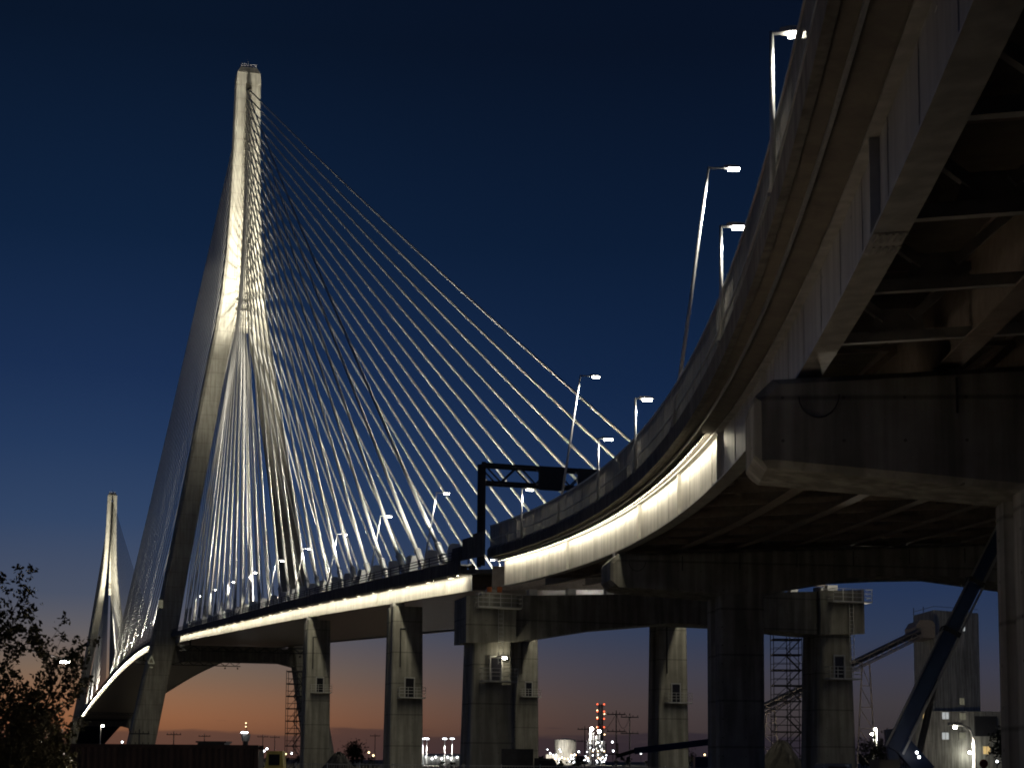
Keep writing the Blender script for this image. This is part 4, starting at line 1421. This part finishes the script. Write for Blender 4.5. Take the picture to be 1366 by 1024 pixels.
for nm, a, b, w, h in (('boom_section', b0 - bd * .4, b1, .7, .76), ('boom_section', b1 - bd * .2, b2, .6, .64), ('boom_section', b2 - bd * .2, b3, .5, .54)):
    sec = T.part(nm, boom_sec(a, b, w, h, 0), 'blue_paint')
    T.part('collar', MB().loft([[b + bd * e + bs * (x_ * (w + .12)) + bn * (y_ * (h + .14)) for x_, y_ in ((-.5, -.5), (.5, -.5), (.5, .5), (-.5, .5))] for e in (-.14, .1)]), 'dark_metal', sec)
    T.part('hose_rail', MB().bar(a - bn * (h * .5 + .1) - bs * (w * .3), b - bn * (h * .5 + .1) - bs * (w * .3), .1), 'galvanised', sec)
    T.part('hose_rail', MB().bar(a + bn * (h * .5 + .06) - bs * (w * .3), b + bn * (h * .5 + .06) - bs * (w * .3), .08), 'galvanised', sec)
cy0, cy1 = at(1226, 1004, YC), at(1248, 905, YC)
T.part('lift_cylinder', MB().bar(cy0, cy1, .34, n=10).bar(cy0 + (cy1 - cy0) * .5, cy1, .2, n=8), 'dark_metal')
T.part('turntable_arm', MB().bar(at(1196, 985, YC), at(1236, 1030, YC), .5, .9).bar(at(1186, 972, YC), at(1194, 1030, YC), .3, .5), 'blue_paint')
T.part('turntable', MB().box((at(1215, 1000, YC).x, YC, 1.1), (2.6, 2.2, .9)), 'blue_paint')
T.part('counterweight', MB().box((at(1196, 1000, YC).x - .6, YC, 1.6), (1.0, 2.2, 1.2)), 'dark_metal')
xc = at(1200, 1000, YC).x
T.part('carrier', MB().box((xc, YC, .55), (8.4, 2.4, .5)), 'dark_metal')
cab = T.part('cab', MB().loft([[Vector((xc - 3.6 + a, YC + s_, b)) for a, b in ((-.7, .8), (1.0, .8), (1.0, 2.0), (-.3, 2.0), (-.7, 1.4))] for s_ in (-1.1, 1.1)]), 'blue_paint')
T.part('window', MB().box((xc - 3.3, YC - 1.11, 1.6), (.9, .03, .5)), 'dark_glass', cab)
for i, a in enumerate((-3.2, -1.6, 1.4, 2.9)):
    for s_ in (-1.15, 1.15):
        T.part('wheel', MB().loft([[Vector((xc + a + .55 * math.cos(6.283 * j / 14), YC + s_ + e, .25 + .55 * math.sin(6.283 * j / 14))) for j in range(14)] for e in (-.18, .18)]), 'dark_metal')
for px, py in ((1223, 1003), (1226, 1009)):
    T.part('work_lamp', MB().ball(at(px, py, YC - 1.4), .07, 8, 6), 'lens_white')

# ------------------------------------------------------------------ small site things
def truck(px, Y, w, h, label, mat, cat='truck', name='box_truck'):
    c = at(px, 1010, Y)
    T = Thing(name, Vector((c.x, Y, -.3)), label, cat)
    T.part('body', MB().box((c.x, Y, .6 + h / 2), (w, 2.4, h)), mat)
    cb = T.part('cab', MB().loft([[Vector((c.x + w / 2 + a, Y + s_, b)) for a, b in ((.1, .5), (1.9, .5), (1.9, 1.4), (1.5, 2.2), (.1, 2.2))] for s_ in (-1.1, 1.1)]), mat)
    T.part('window', MB().box((c.x + w / 2 + .9, Y - 1.12, 1.75), (.9, .03, .55)), 'dark_glass', cb)
    for a in (-w / 2 + .7, -w / 2 + 1.8, w / 2 + 1.0):
        for s_ in (-1.1, 1.1):
            T.part('wheel', MB().loft([[Vector((c.x + a + .5 * math.cos(6.283 * j / 14), Y + s_ + e, .22 + .5 * math.sin(6.283 * j / 14))) for j in range(14)] for e in (-.15, .15)]), 'dark_metal')


truck(690, 118, 2.3, 2.25, 'dark box truck parked beside the joint pier column', 'dark_metal')
# wheel loader near the container end
q = at(362, 1010, 105)
T = Thing('wheel_loader', Vector((q.x, 105, -.3)), 'yellow wheel loader parked past the end of the shipping container', 'loader')
T.part('body', MB().loft([[Vector((q.x + a, 105 + s_, b)) for a, b in ((-1.6, .3), (1.2, .3), (1.2, 1.2), (.3, 1.4), (-1.6, 1.5))] for s_ in (-.9, .9)]), 'yellow_paint')
cb = T.part('cab', MB().loft([[Vector((q.x + a, 105 + s_, b)) for a, b in ((-.3, 1.4), (.9, 1.25), (.8, 2.5), (-.2, 2.5))] for s_ in (-.7, .7)]), 'yellow_paint')
T.part('window', MB().box((q.x + .3, 104.28, 1.95), (.7, .03, .7)), 'dark_glass', cb)
for a in (-1.0, 1.0):
    for s_ in (-1.0, 1.0):
        T.part('wheel', MB().loft([[Vector((q.x + a + .6 * math.cos(6.283 * j / 14), 105 + s_ + e, .3 + .6 * math.sin(6.283 * j / 14))) for j in range(14)] for e in (-.2, .2)]), 'dark_metal')
T.part('bucket', MB().loft([[Vector((q.x + a, 105 + s_, b)) for a, b in ((1.9, 0), (2.7, 0), (2.7, .15), (2.1, .9), (1.9, .9))] for s_ in (-1.1, 1.1)]), 'dark_metal')
T.part('lift_arm', MB().bar((q.x + .6, 104.4, 1.2), (q.x + 2.1, 104.4, .5), .16).bar((q.x + .6, 105.6, 1.2), (q.x + 2.1, 105.6, .5), .16), 'yellow_paint')
# folded boom lift by the middle pier
q0, q1 = at(846, 1001, 150), at(946, 989, 150)
T = Thing('boom_lift', Vector((q0.x + 3, 150, -.3)), 'dark boom lift with its long boom lowered behind the middle pier', 'boom lift')
T.part('boom', MB().bar(q0, q1, .55, .6), 'blue_paint')
T.part('boom_tip', MB().bar(q0 - Vector((1.6, 0, .5)), q0, .3, .35), 'dark_metal')
T.part('basket', MB().box(q0 - Vector((2.1, 0, .3)), (1.2, 1.6, .1)).box(q0 - Vector((2.65, 0, -.2)), (.06, 1.6, 1.0)).box(q0 - Vector((1.55, 0, -.2)), (.06, 1.6, 1.0)), 'dark_metal')
T.part('chassis', MB().box((q1.x - 1, 150, .6), (3.4, 2.3, .9)), 'blue_paint')
T.part('turret', MB().box((q1.x - .6, 150, 1.7), (1.6, 1.8, 1.6)), 'blue_paint')
for a in (-2.1, .1):
    for s_ in (-1.1, 1.1):
        T.part('wheel', MB().loft([[Vector((q1.x + a + .5 * math.cos(6.283 * j / 14), 150 + s_ + e, .2 + .5 * math.sin(6.283 * j / 14))) for j in range(14)] for e in (-.18, .18)]), 'dark_metal')

# ------------------------------------------------------------------ power line
poles = []
for px, pt, Y, arms in ((822, 947, 330, 2), (840, 951, 345, 2), (780, 968, 420, 2), (875, 961, 480, 1), (231, 975, 420, 1), (185, 972, 300, 2), (272, 978, 520, 1), (500, 978, 600, 1), (350, 979, 560, 1), (366, 980, 620, 1)):
    b = at(px, 1010, Y)
    h = at(px, pt, Y).z
    T = Thing('power_pole', Vector((b.x, Y, -.3)), 'thin dark %s power pole against the dusk sky' % ('double-arm' if arms == 2 else 'single-arm'), 'power pole', 'power poles on the horizon, %d arms' % arms)
    T.part('pole', MB().bar((b.x, Y, -.3), (b.x, Y, h), (.36, .24), n=6), 'dark_metal')
    for k in range(arms):
        z = h - .8 - k * (h * .28)
        ar = T.part('crossarm', MB().bar((b.x - 1.9, Y, z), (b.x + 1.9, Y, z), .2), 'dark_metal')
        for e in (-1.7, -.7, .7, 1.7):
            T.part('insulator', MB().bar((b.x + e, Y, z), (b.x + e, Y, z + .45), .16, n=6), 'dark_metal', ar)
    poles.append((Vector((b.x, Y, h - .4))))


def wire(a, b, label):
    pts = [a + (b - a) * (i / 12) - ZV * (3.0 * 4 * (i / 12) * (1 - i / 12)) for i in range(13)]
    setp(mesh('power_wire', MB().path([p - pts[0] + pts[0] for p in pts], .07, 4), 'dark_metal', pts[0]), label, 'wire')


wire(poles[0], poles[1], 'short slack wire between the two double-arm power poles')
wire(poles[0] - ZV * .2, poles[2], 'thin wire running from the double-arm pole toward the refinery')

# ------------------------------------------------------------------ distant lights and plants
def mast_light(px, pt, Y, label, n=3):
    b = at(px, 1010, Y)
    h = at(px, pt, Y).z
    T = Thing('floodlight_mast', Vector((b.x, Y, -.3)), label, 'floodlight mast', 'tall floodlight masts on the far quay')
    T.part('mast', MB().bar((b.x, Y, -.3), (b.x, Y, h), (.5, .3), n=6), 'galvanised')
    T.part('crossbar', MB().bar((b.x - 1.3, Y, h), (b.x + 1.3, Y, h), .2), 'galvanised')
    for i in range(n):
        T.part('lamp', MB().box((b.x - .55 + 1.1 * i / (n - 1), Y - .3, h + .1), (.4, .3, .45)), 'lens_white')
    T.light('mast_light', (b.x, Y - 1.5, h - 1), 'SPOT', 26000, (1, .97, .9), (b.x, Y - 4, 0), .5, 120, .6)


for px, Y in ((564, 640), (569, 600), (593, 640), (603, 650)):
    mast_light(px, 985, Y, 'tall floodlight mast with bright heads between the lamp-side pier and the joint pier')
# low quay shed with lit bays behind the masts
q = at(585, 1010, 660)
T = Thing('quay_shed', Vector((q.x, 660, -.3)), 'low pale shed with a row of lit bays below the floodlight masts', 'shed')
T.part('wall', MB().box((q.x, 662, 1.6), (17, 4, 3.8)), 'plant_cladding')
T.part('roof', MB().loft([[Vector((q.x + a, 659.6 + b, z)) for b, z in ((0, 3.5), (5, 3.5), (2.5, 4.6))] for a in (-9, 9)]), 'galvanised')
for i in range(8):
    T.part('lamp', MB().ball((q.x - 7.4 + 2.1 * i + (i % 3) * .3, 659.4, 2.6 + (i % 2) * .7), .36, 6, 5), 'lens_white')

LD = {}


def lamps(T, pts, r, mat, parent=None):
    for p in pts:
        key = (round(r, 2), mat)
        if key not in LD:
            LD[key] = mesh('lamp', MB().ball((0, 0, 0), r, 6, 5), mat, (0, 0, 0), T.e)
            o = LD[key]
        else:
            o = LD[key].copy()
            COL.objects.link(o)
            o.parent = parent or T.e
        o.location = Vector(p) - T.o


rr = random.Random(5)
YR = 950
b = at(795, 1010, YR)
T = Thing('refinery_unit', Vector((b.x, YR, -.3)), 'brightly lit refinery process unit beneath the red-lamped stack', 'refinery')
zt = at(795, 974, YR).z
for a in (-5, -1.5, 2, 5):
    for e in (0, 5):
        T.part('column', MB().bar((b.x + a, YR + e, -.3), (b.x + a, YR + e, zt * (.72 if abs(a) > 3 else .95)), .5), 'dark_metal')
for i in range(1, 6):
    z = zt * .15 * i
    T.part('floor', MB().box((b.x, YR + 2.5, z), (11 if i < 5 else 5, 6, .3)), 'dark_metal')
for a, hh, r_ in ((-3.2, 1.0, 1.5), (.4, .85, 1.2), (3.6, .7, 1.7)):
    T.part('vessel', MB().bar((b.x + a, YR + 2.5, 0), (b.x + a, YR + 2.5, zt * hh), r_, n=10), 'galvanised')
lamps(T, [(b.x + rr.uniform(-7, 6.5), YR - .8, rr.uniform(.5, 1) * zt * rr.choice((.15, .15, .3, .3, .45, .6, .75))) for _ in range(26)], .3, 'lens_white')
lamps(T, [(b.x + rr.uniform(-6, 6), YR - .8, zt * rr.choice((.2, .4, .7))) for _ in range(8)], .4, 'lens_amber')
lamps(T, [(b.x + 1.9, YR - 1, zt * .98), (b.x - 2.6, YR - 1, zt * 1.05)], 1.0, 'lens_cool')
T.light('unit_light', (b.x - 2, YR - 8, zt * .9), 'POINT', 3.5e4, (1, .95, .85), size=1)

b = at(748, 1010, 980)
T = Thing('storage_building', Vector((b.x, 980, -.3)), 'pale floodlit tank building left of the refinery unit under the steam', 'industrial building')
zq = at(748, 986, 980).z
T.part('wall', MB().bar((b.x + 3, 985, -.3), (b.x + 3, 985, zq), 13, n=20), 'plant_cladding')
T.part('roof', MB().bar((b.x + 3, 985, zq + .01), (b.x + 3, 985, zq + 1.0), (13.2, 1.5), n=20), 'galvanised')
T.part('shed', MB().box((b.x - 4.5, 979, 3), (9, 5, 6)), 'plant_cladding')
lamps(T, [(b.x + rr.uniform(-9, 9), 975.5, rr.uniform(1, 9)) for _ in range(22)], .3, 'lens_white')
lamps(T, [(b.x + rr.uniform(-9, 9), 975.5, rr.uniform(1, 6)) for _ in range(7)], .42, 'lens_amber')
T.light('yard_light', (b.x - 4, 966, 9), 'POINT', 9e3, (1, .95, .85), size=1)

b = at(801, 1010, 1010)
zs_ = at(801, 939, 1010).z
T = Thing('chimney_stack', Vector((b.x, 1010, -.3)), 'dark banded chimney stack with red warning lamps above the refinery', 'chimney')
T.part('shaft', MB().bar((b.x, 1010, -.3), (b.x, 1010, zs_), (4.2, 3.0), n=14), 'dark_metal')
for z in (.98, .86, .74, .6):
    T.part('walkway', MB().bar((b.x, 1010, zs_ * z - .2), (b.x, 1010, zs_ * z + .2), 4.6, n=14), 'dark_metal')
    lamps(T, [(b.x + e, 1007.5, zs_ * z + .8) for e in (-2.1, 2.1)], .5, 'lens_red')
lamps(T, [(b.x + e, 1007.5, zs_ * z) for e, z in ((-2.2, .9), (2.3, .84), (-2.2, .78), (-2.3, .62), (2.4, .5))], .4, 'lens_amber')

b = at(327, 1010, 620)
zq = at(327, 966, 620).z
T = Thing('signal_tower', Vector((b.x, 620, -.3)), 'small dark tower crowned with bright white lamps on the horizon', 'tower')
T.part('shaft', MB().bar((b.x, 620, -.3), (b.x, 620, zq * .6), (2.4, 2.0), n=10), 'dark_metal')
T.part('cabin', MB().bar((b.x, 620, zq * .58), (b.x, 620, zq * .76), (2.8, 3.6), n=10), 'grey_steel')
T.part('mast', MB().bar((b.x + .3, 620, zq * .76), (b.x + .3, 620, zq * 1.05), .25, n=6), 'dark_metal')
lamps(T, [(b.x + e, 617.8, zq * .8) for e in (-1.2, -.5, .2, .9)], .3, 'lens_white')
lamps(T, [(b.x + .3, 618, zq * .95), (b.x + .3, 618, zq * 1.04)], .22, 'lens_amber')

b = at(281, 1010, 300)
T = Thing('flat_roof_shed', Vector((b.x, 300, -.3)), 'dark flat-roofed shed whose roof shows over the shipping container', 'shed')
zq = at(281, 990, 300).z
T.part('wall', MB().box((b.x, 303, zq / 2), (5, 6, zq)), 'dark_metal')
T.part('roof', MB().box((b.x, 303, zq + .15), (5.6, 6.6, .28)), 'dark_metal')

# scattered far lamps, each on its own post
for px, py, Y, mt in ((352, 1001, 420, 'lens_white'), (356, 998, 440, 'lens_white'), (389, 1004, 500, 'lens_white'), (381, 1005, 460, 'lens_amber'), (492, 1003, 520, 'lens_amber'), (498, 1007, 500, 'lens_amber'),
                      (688, 990, 700, 'lens_white'), (692, 990, 700, 'lens_white'), (817, 989, 700, 'lens_white'), (818, 1001, 700, 'lens_white'), (833, 1005, 600, 'lens_amber'),
                      (855, 1004, 600, 'lens_white'), (872, 1006, 560, 'lens_amber'), (163, 989, 700, 'lens_white'), (97, 965, 520, 'lens_white'), (12, 980, 400, 'lens_white'), (1330, 1015, 260, 'lens_white'),
                      (478, 1003, 640, 'lens_white'), (772, 1002, 760, 'lens_white'), (940, 1006, 600, 'lens_amber')):
    p = at(px, py, Y)
    T = Thing('yard_lamp', Vector((p.x, Y, -.3)), 'tiny distant %s yard lamp near the horizon' % ('white' if mt == 'lens_white' else 'amber'), 'lamp', 'distant %s yard lamps' % ('white' if mt == 'lens_white' else 'amber'))
    T.part('post', MB().bar((p.x, Y, -.3), p, .18, n=6), 'dark_metal')
    T.part('lens', MB().ball(p, .00048 * Y + .06, 8, 6), mt)

# far woods on the horizon
def woods(x1, x2, Y, hmax, n, label, seed):
    rnd = random.Random(seed)
    mbq = MB()
    for i in range(n):
        xq = x1 + (x2 - x1) * rnd.random()
        h = hmax * rnd.uniform(.45, 1) * (0.75 + .25 * math.sin(xq * .02 + seed))
        r_ = h * rnd.uniform(.3, .5)
        yq = Y + rnd.uniform(-25, 25)
        for k in range(7):
            c = Vector((xq + rnd.gauss(0, r_ * .7), yq + rnd.gauss(0, r_ * .6), h * rnd.uniform(.25, .92)))
            mbq.ball(c, r_ * rnd.uniform(.25, .55), 6, 4, rnd.uniform(.8, 1.2))
        mbq.bar((xq, yq, -1), (xq, yq, h * .6), .5, n=5)
    setp(mesh('far_wood', mbq, 'far_foliage', (x1, Y, 0)), label, None, None, 'stuff')


woods(-520, 60, 1250, 9, 150, 'dark low wood along the horizon beyond the river', 2)
woods(60, 420, 900, 12, 90, 'dark wood along the horizon behind the batching plant', 3)
woods(-60, 20, 430, 3.4, 30, 'low scrub beyond the land span piers', 6)


def bush(px, Y, w, h, label, seed):
    rnd = random.Random(seed)
    c = at(px, 1010, Y)
    T = Thing('round_tree', Vector((c.x, Y, -.3)), label, 'tree')
    br = MB()
    lf = MB()
    for k in range(9):
        a = rnd.uniform(0, 6.283)
        tip = Vector((c.x + w * .42 * math.cos(a) * rnd.random(), Y + w * .4 * math.sin(a) * rnd.random(), h * rnd.uniform(.6, .95)))
        br.bar((c.x, Y, -.3 + h * .15), tip, (.22, .05), n=5)
        for _ in range(150):
            p = tip + Vector((rnd.gauss(0, w * .13), rnd.gauss(0, w * .13), rnd.gauss(-h * .1, h * .13)))
            s = rnd.uniform(.14, .34) * h / 6
            a_ = Vector((rnd.gauss(0, 1), rnd.gauss(0, 1), rnd.gauss(0, 1))).normalized()
            b_ = a_.cross(Vector((rnd.gauss(0, 1), rnd.gauss(0, 1), 1))).normalized()
            lf.poly([p - a_ * s, p - b_ * s * .6, p + a_ * s, p + b_ * s * .6])
    T.part('trunk', br.bar((c.x, Y, -.5), (c.x, Y, h * .4), (.35, .2), n=6), 'bark')
    T.part('crown', lf, 'far_foliage', kind='stuff')


bush(470, 260, 5.4, 4.6, 'rounded dark tree silhouetted between the two lamp-side piers', 8)
bush(1175, 230, 8, 5.5, 'broad dark tree behind the base of the blue crane', 9)
bush(1350, 300, 7, 9.5, 'dark leafy tree showing past the large dark pier', 12)
bush(905, 300, 7, 4.2, 'low dark tree behind the lowered boom lift', 13)

# steam plume drifting from the refinery
sm = bpy.data.materials['steam']
nt = sm.node_tree
nt.nodes.clear()
pv = nt.nodes.new('ShaderNodeVolumePrincipled')
pv.inputs['Color'].default_value = (.9, .88, .88, 1)
geo = nt.nodes.new('ShaderNodeNewGeometry')
no = nt.nodes.new('ShaderNodeTexNoise')
no.inputs['Scale'].default_value = .16
no.inputs['Detail'].default_value = 4
nt.links.new(geo.outputs['Position'], no.inputs['Vector'])
mr = nt.nodes.new('ShaderNodeMapRange')
mr.inputs[1].default_value = .44
mr.inputs[2].default_value = .62
mr.inputs[3].default_value = 0
mr.inputs[4].default_value = .3
nt.links.new(no.outputs[0], mr.inputs[0])
nt.links.new(mr.outputs[0], pv.inputs['Density'])
ou = nt.nodes.new('ShaderNodeOutputMaterial')
nt.links.new(pv.outputs[0], ou.inputs['Volume'])
s0, s1 = at(796, 980, 962), at(738, 983, 962)
rings = []
for i in range(13):
    f = i / 12
    c = s0 + (s1 - s0) * f + ZV * (3.5 * math.sin(f * 3.0))
    r_ = (.6 + 4.6 * math.sin(min(1, f * 1.25) * 2.5) ** .8 if f < .98 else .3) * (1 + .2 * math.sin(i * 2.1))
    rings.append([c + Vector((0, r_ * math.cos(6.283 * j / 12), r_ * .8 * math.sin(6.283 * j / 12))) for j in range(12)])
setp(mesh('steam_plume', MB().loft(rings), 'steam', s0), 'pale drifting steam plume left of the red-lamped stack', 'steam', None, 'stuff')

# wire site fence in bays between the piers and the camera
f0, f1 = at(395, 1010, 122), at(1010, 1010, 98)
d_ = (f1 - f0)
nb = 12
for i in range(nb):
    a, b = f0 + d_ * (i / nb), f0 + d_ * ((i + 1) / nb)
    a, b = Vector((a.x, a.y, -.3)), Vector((b.x, b.y, -.3))
    T = Thing('fence_bay', a, 'low wire site fence bay crossing the yard before the piers', 'fence', 'bays of the site fence')
    T.part('post', MB().bar(a, a + ZV * 2.05, .09, n=6), 'galvanised')
    for z in (.35, 1.95):
        T.part('rail', MB().bar(a + ZV * z, b + ZV * z, .05, n=6), 'galvanised')
    wm = MB()
    for k in range(1, 14):
        q_ = a + (b - a) * (k / 14)
        wm.bar(q_ + ZV * .35, q_ + ZV * 1.95, .012)
    T.part('wire_mesh', wm, 'galvanised', kind='stuff')
